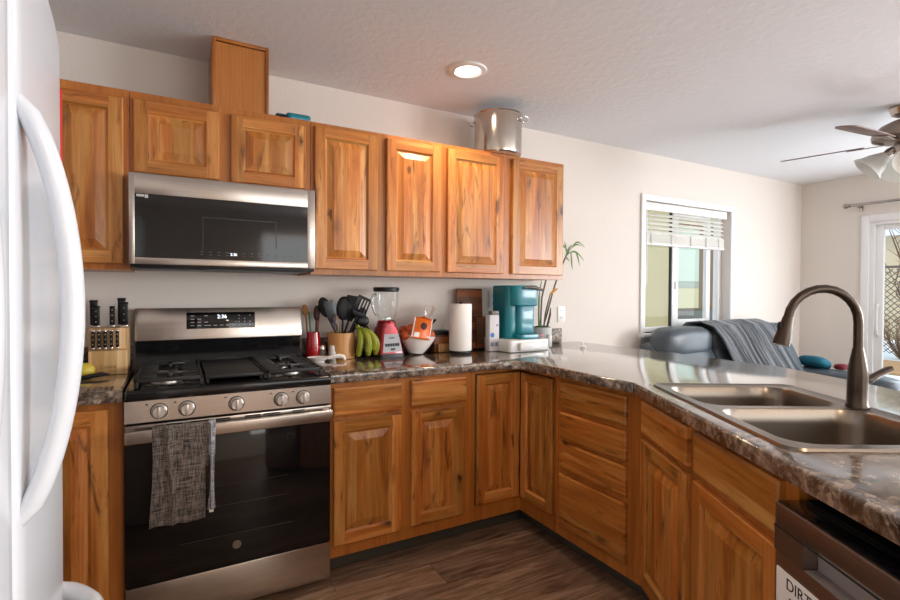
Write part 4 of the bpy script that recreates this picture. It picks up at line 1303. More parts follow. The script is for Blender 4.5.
# spoon rest
sr = thing('spoon_rest', 'white ceramic spoon rest on the counter beside the range', 'spoon rest', (.83, -.25, CT))
tb = MB()
tb.lathe([(0, .006), (.030, .006), (.045, .012), (.056, .024), (.058, .026), (.054, .024), (.046, .014), (.033, .0095), (0, .0095)], 28, (.815, -.235, z0), sx=1.0, sy=.8)
tb.lathe([(0, 0), (.03, 0), (.033, .0075), (0, .0075)], 24, (.815, -.235, z0), sy=.8)
part('dish', tb, white_cer, sr)
part('grip', MB().tube([(.862, -.246, z0 + .019), (.89, -.254, z0 + .026), (.92, -.263, z0 + .029), (.938, -.268, z0 + .024), (.945, -.27, z0 + .007)], [.010, .012, .012, .011, .007], 12), white_cer, sr)
# bamboo crock with black utensils
cx, cy = .968, -.13
ck = thing('utensil_crock', 'round bamboo crock packed with black cooking utensils', 'utensil holder', (cx, cy, CT))
part('crock_body', MB().lathe([(0, 0), (.070, 0), (.073, .003), (.0745, .138), (.073, .141), (.067, .141), (.066, .138), (.064, .01), (0, .01)], 40, (cx, cy, z0)), wood_bamboo, ck)
def ut(nm, label, cat, bx, by, tx, ty, tz, head, mat=black_plastic, hm=None):
    return stick(nm, label, cat, (cx + bx, cy + by, z0 + .018), (cx + tx, cy + ty, z0 + tz), .0055, mat, head, hm)
def P3(tx, ty, tz): return (cx + tx, cy + ty, z0 + tz)
ut('ladle', 'black ladle leaning far left out of the bamboo crock', 'ladle', .03, .0, -.075, .01, .235, paddle(P3(-.07, .01, .225), (-.35, 0, 1), .115, .068, bowl=True))
ut('spatula', 'greyish black flat spatula leaning left in the crock', 'spatula', .025, -.03, -.055, -.05, .21, paddle(P3(-.055, -.05, .20), (-.32, -.05, 1), .12, .058), hm=simple('slate_silicone', srgb(38, 46, 54), .4))
ut('serving_spoon', 'big black serving spoon standing upright in the middle of the crock', 'spoon', .0, .0, .008, .0, .215, paddle(P3(.008, 0, .205), (.06, 0, 1), .135, .085, bowl=True))
ut('solid_turner', 'black solid turner right of the big black spoon', 'turner', -.02, .02, .05, .02, .21, paddle(P3(.05, .02, .20), (.18, 0, 1), .145, .085))
ut('slotted_turner', 'black slotted turner leaning right, topmost in the crock', 'turner', -.02, -.025, .075, -.045, .235, paddle(P3(.075, -.045, .23), (.42, -.05, 1), .115, .082, slots=4))
ut('slotted_spoon', 'black slotted spoon leaning over the right rim of the crock', 'spoon', -.03, .01, .085, .0, .19, paddle(P3(.085, 0, .185), (.45, .0, .9), .10, .062, bowl=True))
mbf = MB()
for q in range(5): mbf.tube([P3(.105 + q * .009, -.02, .195 - q * .006), P3(.112 + q * .010, -.045, .165 - q * .006)], .0035, 6)
mbf.cushion(P3(.118, -.012, .20), .035, .012, .03, .8)
ut('pasta_fork', 'black toothed pasta fork drooping over the right side of the crock', 'pasta fork', -.01, .03, .095, -.005, .19, mbf)
wk = MB()
cols = [simple('red_silicone', srgb(180, 40, 40), .4), simple('teal_silicone', srgb(20, 120, 130), .4), simple('yellow_silicone', srgb(190, 150, 60), .4), simple('purple_silicone', srgb(90, 50, 90), .4)]
wkt = thing('whisk', 'balloon whisk with coloured wires at the front of the crock', 'whisk', P3(-.03, -.045, .02))
part('handle', MB().tube([P3(-.02, -.04, .02), P3(-.036, -.055, .14)], .006, 10), black_plastic, wkt)
for q in range(4):
    a = q * PI / 4
    pts = []
    for k in range(17):
        t = k / 16; ang = PI * t
        w_ = .024 * math.sin(ang) * (1 if True else 0)
        wid = .026 * math.cos(PI / 2 - ang)
        side = -1 if t < .5 else 1
        hgt = .10 * math.sin(ang) ** .8 if False else .11 * math.sin(ang)
        off_ = math.cos(ang) * .026 * math.sin(ang) ** .5 if 0 < t < 1 else 0
        pts.append(P3(-.036 - .012 * hgt / .1 + off_ * math.cos(a), -.055 + off_ * math.sin(a), .135 + hgt))
    part('wire', MB().tube(pts, .0021, 6), cols[q], wkt)
# bananas
bn = thing('banana_bunch', 'bunch of greenish bananas on the counter between the crock and blender', 'bananas', (1.075, -.20, CT))
crown = Vector((1.048, -.165, z0 + .168))
for k, (dx, dy, bz, tw_) in enumerate([(-.024, -.045, .020, 0), (.018, -.075, .042, .2), (.060, -.055, .050, .3), (.030, -.05, .020, .1), (.078, -.04, .020, .4)]):
    end = Vector((1.058 + dx, -.17 + dy, z0 + bz))
    pts = []; rr = []
    for q in range(11):
        t = q / 10
        p = crown.lerp(end, t) + Vector((dx * .3 + .012, -.035, .012)) * math.sin(PI * t)
        pts.append(p); rr.append(.0065 if q == 0 else (.009 if q == 1 else .0185 * min(1, .62 + 1.3 * t * (1 - t) + .12)))
    rr[-1] = .014
    b_ = part('banana', MB().tube(pts, rr, 9), banana_m, bn)
    dd = (pts[-1] - pts[-2]).normalized()
    part('tip', MB().tube([pts[-1] - dd * .001, pts[-1] + dd * .006], [.009, .005], 8), banana_tip, b_)
part('crown', MB().ball(tuple(crown), .013, 1, 1, 1.3), banana_m, bn)
# blender
bx, by = 1.217, -.165
bl = thing('blender', 'red and silver blender with a clear glass jar', 'blender', (bx, by, CT), R(8))
def frust(w0, d0, w1, d1, z_0, z_1, r, mi=0):
    tb = bmesh.new()
    a = [tb.verts.new((x, y, z_0)) for x, y in rrect(-w0, w0, -d0, d0, r)]
    b = [tb.verts.new((x, y, z_1)) for x, y in rrect(-w1, w1, -d1, d1, r * .9)]
    for i in range(len(a)):
        j = (i + 1) % len(a); tb.faces.new((a[i], a[j], b[j], b[i]))
    tb.faces.new(a[::-1]); tb.faces.new(b)
    return MB().merge(tb, mi)
mb = frust(.080, .075, .052, .052, .020, .165, .022)
base_ = part('base_housing', mb.merge(frust(.05, .05, .046, .046, .165, .19, .03).bm), red_dark, bl, local=True)
part('foot', frust(.083, .079, .081, .077, .0006, .022, .022), black_plastic, base_, local=True)
tb = MB()
fy = lambda z: -(.075 + (.052 - .075) * (z - .02) / .145) - .0025
v = [(-.062, fy(.030), .030), (.062, fy(.030), .030), (.045, fy(.130), .130), (-.045, fy(.130), .130)]
vs_ = [tb.bm.verts.new(p) for p in v]; vs2 = [tb.bm.verts.new((p[0], p[1] + .005, p[2])) for p in v]
tb.bm.faces.new(vs_); tb.bm.faces.new(vs2[::-1])
for k in range(4): tb.bm.faces.new((vs_[k], vs2[k], vs2[(k + 1) % 4], vs_[(k + 1) % 4]))
bmesh.ops.recalc_face_normals(tb.bm, faces=tb.bm.faces[:])
pl = part('front_plate', tb, simple('brushed_plate', srgb(150, 150, 152), .55, .2), base_, local=True)
tl_ = math.atan2(.023, .145)
FM = lambda z: Matrix.Translation((0, fy(z) - .0006, z)) @ Matrix.Rotation(-tl_, 4, 'X')
mb = MB()
for q in range(6): mb.box(-.045 + q * .0155, -.033 + q * .0155, -.003, .0, -.008, .008, .001, M=FM(.07))
mb.box(-.012, .016, -.003, 0, -.005, .005, .001, M=FM(.046))
part('buttons', mb, black_plastic, base_, local=True)
part('brand_letters', text_mb('oster', .018, FM(.11) @ Matrix.Rotation(PI / 2, 4, 'X'), .0004), print_d, base_, local=True)
jar = part('jar', MB().lathe([(.046, .192), (.047, .20), (.058, .24), (.066, .30), (.069, .36), (.070, .372), (.067, .372), (.063, .30), (.055, .24), (.043, .205), (0, .202)], 36), clear_glass, bl, local=True)
part('jar_collar', MB().lathe([(.050, .188), (.051, .20), (.046, .203), (.044, .19)], 32), red_dark, bl, local=True)
part('blade', MB().box(-.03, .03, -.004, .004, .212, .216, .001).box(-.004, .004, -.025, .025, .217, .221, .001).lathe([(.006, .20), (.006, .222), (0, .224)], 10), chrome, jar, local=True)
part('jar_handle', MB().tube([(-.066, .0, .352), (-.088, 0, .345), (-.094, 0, .32), (-.084, 0, .27), (-.066, 0, .235), (-.056, 0, .232)], .0075, 12), glass_mat('thick_handle_glass', (.72, .75, .75, 1), .15), jar, local=True)
lid = part('lid', MB().lathe([(0, .366), (.066, .366), (.073, .370), (.074, .388), (.070, .392), (0, .392)], 36), black_plastic, bl, local=True)
part('lid_cap', MB().lathe([(0, .392), (.024, .392), (.025, .408), (.022, .411), (0, .411)], 24), clear_glass, lid, local=True)
# white fruit bowl, mandarins and bag
fx, fy_ = 1.408, -.155
bw = solid('fruit_bowl', MB().lathe([(0, 0), (.045, 0), (.048, .004), (.075, .035), (.105, .085), (.112, .104), (.109, .106), (.100, .086), (.070, .038), (.043, .010), (0, .010)], 40, (fx, fy_, z0), sx=1, sy=.82), white_cer, 'white ceramic bowl holding bagged mandarins beside the blender', 'bowl')
bw.rotation_euler = (0, R(6), 0)
bw.location.z += .005
ors = [(-.078, -.03, .128), (-.02, .03, .10), (.02, -.035, .095), (.074, -.035, .125), (-.045, -.03, .165), (.0, .01, .165), (.045, -.01, .165), (.058, .01, .205), (-.06, .035, .15)]
lab = ['mandarin farthest left on the rim of the white bowl', None, None, 'mandarin farthest right, low in the white bowl', None, None, None, 'topmost mandarin at the upper right of the bag', None]
for k, (dx, dy, zz) in enumerate(ors):
    o = solid('mandarin', MB().ball((fx + dx, fy_ + dy, z0 + zz - .012), .031, 1, 1, .9, seg=20), orange_m, 'orange ' + lab[k] if lab[k] else 'orange mandarin inside the bag in the white bowl', 'mandarin', 'mandarins in the fruit bowl')
bg_ = thing('fruit_bag', 'orange-labelled net bag of mandarins lying in the white bowl', 'fruit bag', (fx, fy_, z0 + .09))
def lbl(a, b):
    x = fx - .070 + .122 * a + .045 * b - .004
    zz = z0 + .106 + .118 * b - .022 * a
    y = fy_ - .085 - .022 * math.sin(PI * a) * (.5 + .5 * math.sin(PI * b)) + .045 * b
    return Vector((x, y, zz))
mb = MB().grid(lbl, 14, 10)
o = part('label_wrap', mb, orange_label, bg_)
md = o.modifiers.new('thick', 'SOLIDIFY'); md.thickness = .0015; md.offset = 1
def onlbl(a, b, d=.002):
    p = lbl(a, b); return Vector((p.x, p.y - d, p.z))
def patch(a0, a1, b0, b1, d=.0025): return MB().grid(lambda i, j: onlbl(a0 + (a1 - a0) * i, b0 + (b1 - b0) * j, d), 6, 6)
ov = MB().grid(lambda i, j: onlbl(.5 + .17 * math.sqrt(i) * math.cos(2 * PI * j), .62 + .17 * math.sqrt(i) * math.sin(2 * PI * j), .003), 5, 20)
part('label_emblem', ov, label_dark, bg_)
for sa, sb in ((.02, .07), (.93, .98)): part('label_stripe', patch(sa, sb, .05, .98), paper_w, bg_)
part('label_square', patch(.12, .36, .08, .30, .003), paper_w, bg_)
mb = MB()
random.seed(5)
def netfn(a, b):
    th = 2 * PI * a
    rx = .088 * (math.sin(PI * min(1, .12 + b * .88)) ** .5) + .004
    c = Vector((fx - .06 + .125 * b, fy_ - .004, z0 + .10 + .075 * b))
    return c + Vector((.03 * math.cos(th) * .4, rx * .72 * math.cos(th), rx * .62 * math.sin(th) + .012))
part('net', MB().grid(netfn, 24, 14), net_m, bg_)
part('twisted_end', MB().tube([(fx + .065, fy_ + .0, z0 + .185), (fx + .085, fy_, z0 + .21), (fx + .10, fy_ - .006, z0 + .235), (fx + .112, fy_ - .01, z0 + .27), (fx + .104, fy_, z0 + .285)], [.026, .015, .018, .012, .004], 10, flat=.5).tube([(fx + .055, fy_, z0 + .19), (fx + .064, fy_ + .01, z0 + .23), (fx + .066, fy_, z0 + .285)], [.018, .009, .003], 8, flat=.5), net_m, bg_)
solid('black_pen', MB().tube([(fx + .09, fy_ - .01, z0 + .165), (fx + .13, fy_ + .0, z0 + .20)], [.006, .0075], 10), black_plastic, 'short black stick poking out of the fruit bag on its right', 'stick')
# wooden box + black tray
wbx = thing('wooden_caddy', 'low acacia wood box behind the white bowl and paper towel', 'wooden box', (1.60, -.075, CT))
part('box', MB().box(1.545, 1.655, -.13, -.025, z0, z0 + .105, .003), wood_acacia, wbx)
part('front_ledge', MB().box(1.565, 1.640, -.150, -.13, z0, z0 + .05, .003), wood_bamboo, wbx)
part('black_top', MB().box(1.53, 1.665, -.138, -.022, z0 + .1055, z0 + .128, .004), black_plastic, wbx)
# paper towel
pt = thing('paper_towel_holder', 'white paper towel roll upright on a black round holder', 'paper towel', (1.672, -.225, CT))
c = (1.672, -.225, z0)
part('holder_base', MB().lathe([(0, 0), (.066, 0), (.068, .004), (.066, .014), (0, .016)], 32, c), black_plastic, pt)
part('roll', MB().lathe([(.019, .0165), (.0665, .0165), (.068, .02), (.068, .292), (.0665, .296), (.019, .296), (.019, .0165)], 40, c), paper_w, pt)
part('post', MB().lathe([(0, .015), (.008, .015), (.008, .30), (.010, .306), (0, .312)], 16, c), black_plastic, pt)
# cutting boards
cbm = Matrix.Translation((1.862, -.052, z0)) @ Matrix.Rotation(R(-3.5), 4, 'X')
for nm, lb, x0, x1, y0, y1, h_ in (('cutting_board', 'tall dark acacia cutting board leaning on the wall behind the paper towel', -.115, .075, -.024, -.006, .385), ('cutting_board', 'shorter acacia board in front of the taller cutting board', .01, .085, -.046, -.026, .20)):
    t = thing(nm, lb, 'cutting board', (1.862, -.052, CT))
    part('board', MB().box(x0, x1, y0, y1, 0.002, h_, .004, M=cbm), wood_acacia, t)
    part('edge_band', MB().box(x0 + .003, x1 - .003, y0 + .002, y1 - .002, h_, h_ + .004, .001, M=cbm), simple('dark_end_grain', srgb(70, 38, 20), .6), t)
# carton
ct = thing('drink_mix_carton', 'slim pale carton with blue print beside the teal coffee maker', 'carton', (1.905, -.21, CT))
part('carton_body', MB().box(1.868, 1.938, -.25, -.20, z0, z0 + .225, .002), simple('pale_carton', srgb(206, 202, 204), .45), ct)
part('blue_print', MB().lathe([(0, 0), (.015, 0), (.015, .0006), (0, .0006)], 20, M=face_y(1.887, -.25, z0 + .10)), pale_blue, ct)
part('small_print', MB().box(1.915, 1.930, -.2506, -.2499, z0 + .155, z0 + .167).box(1.875, 1.90, -.2506, -.2499, z0 + .03, z0 + .055).box(1.908, 1.93, -.2506, -.2499, z0 + .03, z0 + .055), simple('grey_blue_print', srgb(120, 128, 150), .5), ct)
part('grey_cap', MB().box(1.885, 1.940, -.245, -.205, z0 + .2255, z0 + .25, .004), simple('grey_cap_plastic', srgb(120, 112, 106), .4), ct)
# pod drawer
pdx0, pdx1 = 1.93, 2.25
pd_ = thing('pod_drawer', 'low white and clear drawer box underneath the teal coffee maker', 'storage drawer', (2.1, -.26, CT))
part('body', MB().prism(rrect(pdx0, pdx1, -.37, -.06, .02), z0, z0 + .075, .006), simple('pearl_plastic', srgb(208, 208, 206), .25, coat=.3), pd_)
part('drawer_front', MB().box(pdx0 + .07, pdx1 - .045, -.392, -.37, z0 + .01, z0 + .06, .008), simple('clear_white_plastic', srgb(226, 226, 224), .15, coat=.5), pd_)
part('side_handle', MB().box(pdx1 - .02, pdx1 + .012, -.375, -.34, z0 + .02, z0 + .10, .008), simple('silver_plastic', srgb(190, 192, 192), .3), pd_)
zk = z0 + .0755
pods = thing('coffee_pods', 'pink foil packets lying on the drawer box right of the coffee maker', 'packets', (2.22, -.28, zk))
for q in range(3): part('packet', MB().cushion((2.20 + q * .026, -.30 + q * .022, zk + .008 + q * .003), .030, .022, .0075, .7), pinkish, pods)
# coffee maker
km = thing('coffee_maker', 'teal single-cup coffee maker standing on the white drawer box', 'coffee maker', (2.06, -.24, zk))
k0, k1 = 1.975, 2.185
part('tower', MB().prism(rrect(k0, k0 + .175, -.29, -.10, .035, 8), zk + .0005, zk + .335, .010, seg=3), teal, km)
part('head', MB().prism(rrect(k0 + .02, k1, -.345, -.11, .04, 8), zk + .205, zk + .335, .012, seg=3), teal, km)
part('front_column', MB().prism(rrect(k0 + .06, k1 - .012, -.318, -.12, .03, 6), zk + .03, zk + .2055, .003), teal, km)
hd = part('lid_handle', MB().tube([(k0 + .075, -.35, zk + .318), (k0 + .11, -.362, zk + .322), (k0 + .17, -.362, zk + .318), (k1 + .022, -.335, zk + .308), (k1 + .03, -.29, zk + .305)], [.010, .012, .012, .011, .008], 12, flat=.8), nickel, km)
part('drip_tray', MB().prism(rrect(k0 + .05, k1, -.355, -.20, .025, 6), zk + .0005, zk + .03, .005), teal, km)
part('tray_grid', MB().prism(rrect(k0 + .065, k1 - .015, -.345, -.22, .018, 6), zk + .0302, zk + .033), black_plastic, km)
part('water_tank', MB().prism(rrect(k1 - .02, k1 + .02, -.26, -.13, .012), zk + .06, zk + .30, .004), glass_mat('smoky_tank', (.75, .85, .86, 1), .15, .05), km)
# plant
px_, py_ = 2.392, -.115
pp = thing('potted_bamboo', 'tall thin lucky bamboo in a pale grey pot beside the coffee maker', 'potted plant', (px_, py_, CT))
part('pot', MB().lathe([(0, 0), (.052, 0), (.058, .004), (.066, .10), (.068, .128), (.063, .128), (.060, .11), (0, .11)], 32, (px_, py_, z0)), pot_grey, pp)
part('moss', MB().lathe([(.0, .138), (.03, .136), (.058, .129), (.0605, .115), (0, .112)], 28, (px_, py_, z0)), soil, pp)
zt = z0 + .13
canes = [[(-.012, 0, 0), (-.01, .0, .10), (.0, .005, .20), (.045, .0, .37), (.075, 0, .45)],
         [(.012, 0, 0), (.04, -.01, .10), (.085, -.01, .24), (.15, -.01, .40), (.195, -.01, .48), (.24, -.01, .545)],
         [(.0, -.02, 0), (.012, -.02, .09), (.03, -.02, .15), (.055, -.02, .23)],
         [(-.02, .01, 0), (-.022, .01, .08), (-.02, .01, .19), (-.015, .01, .26)],
         [(.02, -.03, 0), (.045, -.03, .08), (.05, -.03, .13)],
         [(-.035, -.02, 0), (-.042, -.02, .06)]]
for q, cpts in enumerate(canes):
    part('cane', MB().tube([(px_ + a, py_ + b, zt + c_) for a, b, c_ in cpts], [.0055 if q != 4 else .008] * (len(cpts) - 1) + [.003], 8), cane if q not in (3, 5) else green_leaf, pp)
def leaf(p0, p1, w, droop, m_=None):
    p0, p1 = Vector(p0), Vector(p1)
    def fn(a, b):
        c_ = p0.lerp(p1, a) + Vector((0, 0, droop * math.sin(PI * a)))
        ww = w * math.sin(PI * min(1, a * .9 + .08)) ** .8
        sd = (p1 - p0).cross(Vector((0, 1, 0))).normalized()
        return c_ + sd * ww * (b - .5) + Vector((0, -.002 * math.sin(PI * b), 0))
    o = part('leaf', MB().grid(fn, 10, 3), m_ or green_leaf, pp)
    md = o.modifiers.new('thick', 'SOLIDIFY'); md.thickness = .0012
def Q(a, c_, b=-.01): return (px_ + a, py_ + b, zt + c_)
for a in [((.205, .50), (.375, .47), .014, .045), ((.24, .545), (.35, .575), .012, .02), ((.24, .54), (.385, .56), .012, .05), ((.25, .53), (.265, .40), .014, .0), ((.29, .535), (.335, .43), .014, .02),
          ((.215, .505), (.19, .60), .014, .0), ((.20, .50), (.26, .58), .014, .01), ((.19, .48), (.235, .46), .012, .01), ((.225, .53), (.14, .58), .012, .01)]:
    leaf(Q(*a[0]), Q(*a[1]), a[2], a[3])
leaf(Q(.05, .22, -.02), Q(.115, .265, -.03), .022, .006, leaf_dry)
leaf(Q(-.015, .25, .01), Q(.005, .33, .01), .010, 0)

solid('counter_cup_hook', MB().lathe([(0, 0), (.022, 0), (.02, .004), (.006, .010), (.004, .024), (.007, .028), (0, .034)], 20, (2.58, -.32, z0)), white_plastic, 'tiny white knob-shaped object alone on the bar counter near the wall', 'small object')
# outlets
def outlet(nm, label, x, z, w=.072, h_=.115):
    t = thing(nm, label, 'outlet', (x, -.002, z))
    part('plate', MB().box(x - w / 2, x + w / 2, -.006, -.0005, z - h_ / 2, z + h_ / 2, .002), white_plastic, t)
    mb = MB()
    for dz_ in (-.027, .027):
        mb.box(x - .009, x - .006, -.0065, -.006, z + dz_ - .006, z + dz_ + .006); mb.box(x + .006, x + .009, -.0065, -.006, z + dz_ - .006, z + dz_ + .006)
    part('slots', mb, print_d, t)
outlet('wall_outlet', 'white wall outlet at the end of the backsplash, right of the plant pot', 2.665, 1.135)
outlet('wall_outlet', 'white wall outlet between the cutting board and coffee maker', 2.06, 1.245)

# =================================================================== CEILING FIXTURES
def downlight(x, y, label, power):
    t = thing('recessed_light', label, 'ceiling light', (x, y, ZC - .012))
    part('trim_ring', MB().lathe([(.062, -.004), (.072, -.012), (.095, -.008), (.1, -.0005), (.06, -.0005)], 40, (x, y, ZC)), white_plastic, t)
    part('lens', MB().lathe([(0, -.007), (.055, -.006), (.063, -.003), (.063, -.0008), (0, -.0008)], 32, (x, y, ZC)), bulb_m, t)
    l = bpy.data.lights.new('recessed_lamp', 'SPOT')
    l.energy = power; l.color = (1, .76, .52); l.spot_size = R(165); l.spot_blend = 1.0; l.shadow_soft_size = .06
    lo = bpy.data.objects.new('recessed_lamp', l); COL.objects.link(lo); lo.parent = t; lo.location = (0, 0, -.02)
downlight(1.503, -.578, 'round recessed ceiling light glowing above the upper cabinets', 30)
downlight(1.0, -3.9, 'round recessed ceiling light behind the camera over the kitchen aisle', 115)
downlight(1.85, -5.2, 'round recessed ceiling light near the rear window', 110)

# ceiling fan
FX, FY, FZ = 4.09, -1.49, 2.245
fn_ = thing('ceiling_fan', 'five-blade ceiling fan with frosted glass lights over the living area', 'ceiling fan', (FX, FY, ZC))
part('canopy', MB().lathe([(.0, -.0005), (.075, -.0005), (.08, -.012), (.066, -.05), (.03, -.066), (0, -.066)], 36, (FX, FY, ZC)), nickel, fn_)
part('downrod', MB().lathe([(0, -.06), (.014, -.06), (.014, -.10), (0, -.10)], 16, (FX, FY, ZC)), nickel, fn_)
part('motor_housing', MB().lathe([(0, .12), (.055, .12), (.07, .115), (.12, .09), (.155, .055), (.165, .03), (.16, .008), (.12, -.008), (.07, -.015), (0, -.015)], 40, (FX, FY, FZ)), simple('antique_nickel', srgb(150, 136, 124), .3, .8), fn_)
for k in range(5):
    a = R(103 + 72 * k)
    M = Matrix.Translation((FX, FY, FZ - .01)) @ Matrix.Rotation(a, 4, 'Z') @ Matrix.Rotation(R(-12), 4, 'X')
    poly = [(.20, -.045), (.30, -.056), (.52, -.066), (.60, -.067), (.642, -.045), (.655, -.005), (.650, .035), (.63, .058), (.58, .067), (.30, .056), (.20, .045)]
    b_ = part('blade', MB().prism(poly, -.003, .003, .0015, M=M), fan_blade_m, fn_)
    part('blade_iron', MB().prism([(.10, -.014), (.17, -.018), (.27, -.04), (.29, -.0), (.27, .04), (.17, .018), (.10, .014)], -.010, -.004, .002, M=M), nickel, b_)
part('light_hub', MB().lathe([(0, -.015), (.05, -.015), (.06, -.04), (.055, -.075), (.03, -.10), (0, -.105)], 28, (FX, FY, FZ)), nickel, fn_)
for k in range(4):
    a = R(30 + 90 * k)
    M = Matrix.Translation((FX, FY, FZ - .065)) @ Matrix.Rotation(a, 4, 'Z') @ Matrix.Translation((.07, 0, 0)) @ Matrix.Rotation(R(-48), 4, 'Y')
    sa = part('shade_arm', MB().lathe([(0, -.03), (.022, -.03), (.026, 0), (.018, .025), (0, .025)], 18, M=M), nickel, fn_)
    part('glass_shade', MB().lathe([(.028, -.028), (.034, -.04), (.062, -.085), (.076, -.125), (.096, -.15), (.093, -.151), (.073, -.124), (.059, -.085), (.03, -.04), (.025, -.028)], 28, M=M), shade_m, sa)
part('pull_chain', MB().tube([(FX + .02, FY - .02, FZ - .10), (FX + .02, FY - .02, FZ - .32)], .002, 6), nickel, fn_)
part('chain_knob', MB().ball((FX + .02, FY - .02, FZ - .325), .008), nickel, fn_)

# =================================================================== WINDOW DRESSING
vb = thing('window_blind', 'white horizontal blind pulled halfway up in the living-room window', 'window blind', (4.145, .03, 1.72))
part('valance', MB().box(WX0 + .02, WX1 - .045, .0, .016, WZ1 - .072, WZ1 - .006, .004), white_plastic, vb)
part('headrail', MB().box(WX0 + .025, WX1 - .05, .018, .062, WZ1 - .05, WZ1 - .008), white_plastic, vb)
zz = WZ1 - .098
for k in range(5):
    M = Matrix.Translation((4.14, .04, zz - k * .037)) @ Matrix.Rotation(R(38), 4, 'X')
    part('slat', MB().box(WX0 + .03 - 4.14, WX1 - .06 - 4.14, -.024, .024, -.0015, .0015, .001, M=M), slat_m, vb)
mb = MB()
for k in range(9): mb.box(WX0 + .03, WX1 - .06, .015, .063, 1.722 + k * .0085, 1.7275 + k * .0085, .001)
st_ = part('stacked_slats', mb, slat_m, vb)
part('bottom_rail', MB().box(WX0 + .03, WX1 - .06, .013, .065, 1.70, 1.7205, .004), white_plastic, vb)
mb = MB()
for x in (WX0 + .10, WX0 + .36, WX0 + .62, WX0 + .84, WX1 - .15): mb.box(x - .006, x + .006, .0105, .012, 1.705, 1.80)
part('ladder_tape', mb, simple('grey_tape', srgb(190, 190, 192), .7), vb)
part('tilt_wand', MB().tube([(WX0 + .045, .012, WZ1 - .08), (WX0 + .045, .012, 1.36)], .004, 8), white_plastic, vb)
mb = MB()
for x in (WX0 + .10, WX0 + .62, WX1 - .15): mb.tube([(x, .012, WZ1 - .06), (x, .012, 1.80)], .0012, 6)
part('lift_cord', mb, white_plastic, vb)

cr = thing('curtain_rod', 'brushed metal curtain rod above the sliding patio door', 'curtain rod', (5.92, -1.5, 2.15))
part('rod', MB().tube([(5.92, -.47, 2.155), (5.92, -2.62, 2.155)], .0125, 14), nickel, cr)
for ye_, sg_ in ((-.47, 1), (-2.62, -1)):
    part('finial', MB().lathe([(0, -.004), (.017, -.002), (.019, .006), (.014, .012), (.020, .022), (.026, .036), (.024, .05), (.012, .06), (0, .062)], 20, M=Matrix.Translation((5.92, ye_, 2.155)) @ Matrix.Rotation(-PI / 2 * sg_, 4, 'X')), nickel, cr)
    part('bracket', MB().box(5.92, 5.9995, ye_ - sg_ * .06 - .008, ye_ - sg_ * .06 + .008, 2.128, 2.143, .002).box(5.993, 5.9995, ye_ - sg_ * .06 - .015, ye_ - sg_ * .06 + .015, 2.10, 2.17, .002), nickel, cr)

# =================================================================== SOFA
sf = thing('sofa', 'blue-grey leather reclining sofa under the living-room window', 'sofa', (4.3, -.6, 0))
SX0, SX1 = 3.42, 5.22
part('base', MB().box(SX0 - .02, SX1 + .02, -.98, -.13, .05, .30, .03, 3), leather, sf)
part('back_frame', MB().box(SX0 - .02, SX1 + .02, -.22, -.07, .05, .90, .05, 3), leather, sf)
wd = (SX1 - SX0) / 3
for k in range(3):
    xc = SX0 + wd * (k + .5)
    part('seat_cushion', MB().cushion((xc, -.66, .395), wd / 2 - .003, .35, .105, .35, wob=.02), leather, sf)
    M = Matrix.Translation((xc, -.345, .56)) @ Matrix.Rotation(R(-24), 4, 'X')
    bk = part('back_cushion', MB().cushion((0, 0, .09), wd / 2 - .003, .115, .27, .42, M=M, wob=.03), leather, sf)
    part('headrest', MB().cushion((xc, -.235, .905), wd / 2 - .004, .125, .125, .62, wob=.05), leather, bk)
for x0, x1 in ((SX0 - .30, SX0 - .01), (SX1 + .01, SX1 + .30)):
    ar = part('arm', MB().box(x0 + .02, x1 - .02, -.98, -.14, .05, .49, .04, 3), leather, sf)
    part('arm_pad', MB().cushion(((x0 + x1) / 2, -.60, .52), .15, .47, .085, .5, wob=.03), leather, ar)
for x in (SX0 - .22, SX1 + .22):
    for y in (-.92, -.2): part('leg', MB().lathe([(0, .0005), (.022, .0005), (.028, .06), (0, .06)], 16, (x, y, 0)), black_plastic, sf)
# throw blanket lying over the backrest
def thr(a, b):
    # b from behind the back, over the headrests and down the front
    prof = [(-.055, .80), (-.075, .985), (-.13, 1.045), (-.235, 1.055), (-.33, 1.02), (-.385, .93), (-.44, .80), (-.51, .66), (-.57, .55)]
    t = b * (len(prof) - 1); i = min(int(t), len(prof) - 2); f = t - i
    y = prof[i][0] * (1 - f) + prof[i + 1][0] * f
    z = prof[i][1] * (1 - f) + prof[i + 1][1] * f
    x = 3.93 + .86 * a + (b - .3) * (.14 + .10 * (1 - a))
    q = a + .05 * mnoise.noise(Vector((a * 3, b * 2.5, 4)))
    fold = 1.5 * mnoise.noise(Vector((q * 22, b * .9, 1))) + .9 * mnoise.noise(Vector((q * 47, b * 1.3, 7)))
    amp = .016 * (.4 + b)
    return Vector((x, y - fold * amp * .8 - .012, z + fold * amp * .6 + .012))
o = part('throw_blanket', MB().grid(thr, 150, 40), throw_m)
md = o.modifiers.new('thick', 'SOLIDIFY'); md.thickness = .008; md.offset = 1
tag(o, 'grey plush throw blanket draped over the sofa backrest', 'blanket')
Mp = Matrix.Translation((5.40, -.42, .655)) @ Matrix.Rotation(R(20), 4, 'Y')
solid('throw_pillow', MB().cushion((0, 0, 0), .11, .12, .05, .7, M=Mp), teal_cloth, 'teal pillow lying on the right arm of the sofa', 'pillow')
solid('throw_pillow', MB().cushion((5.47, -.605, .632), .06, .05, .026, .7), red_cloth, 'small dark red pillow beside the teal pillow on the sofa arm', 'pillow')

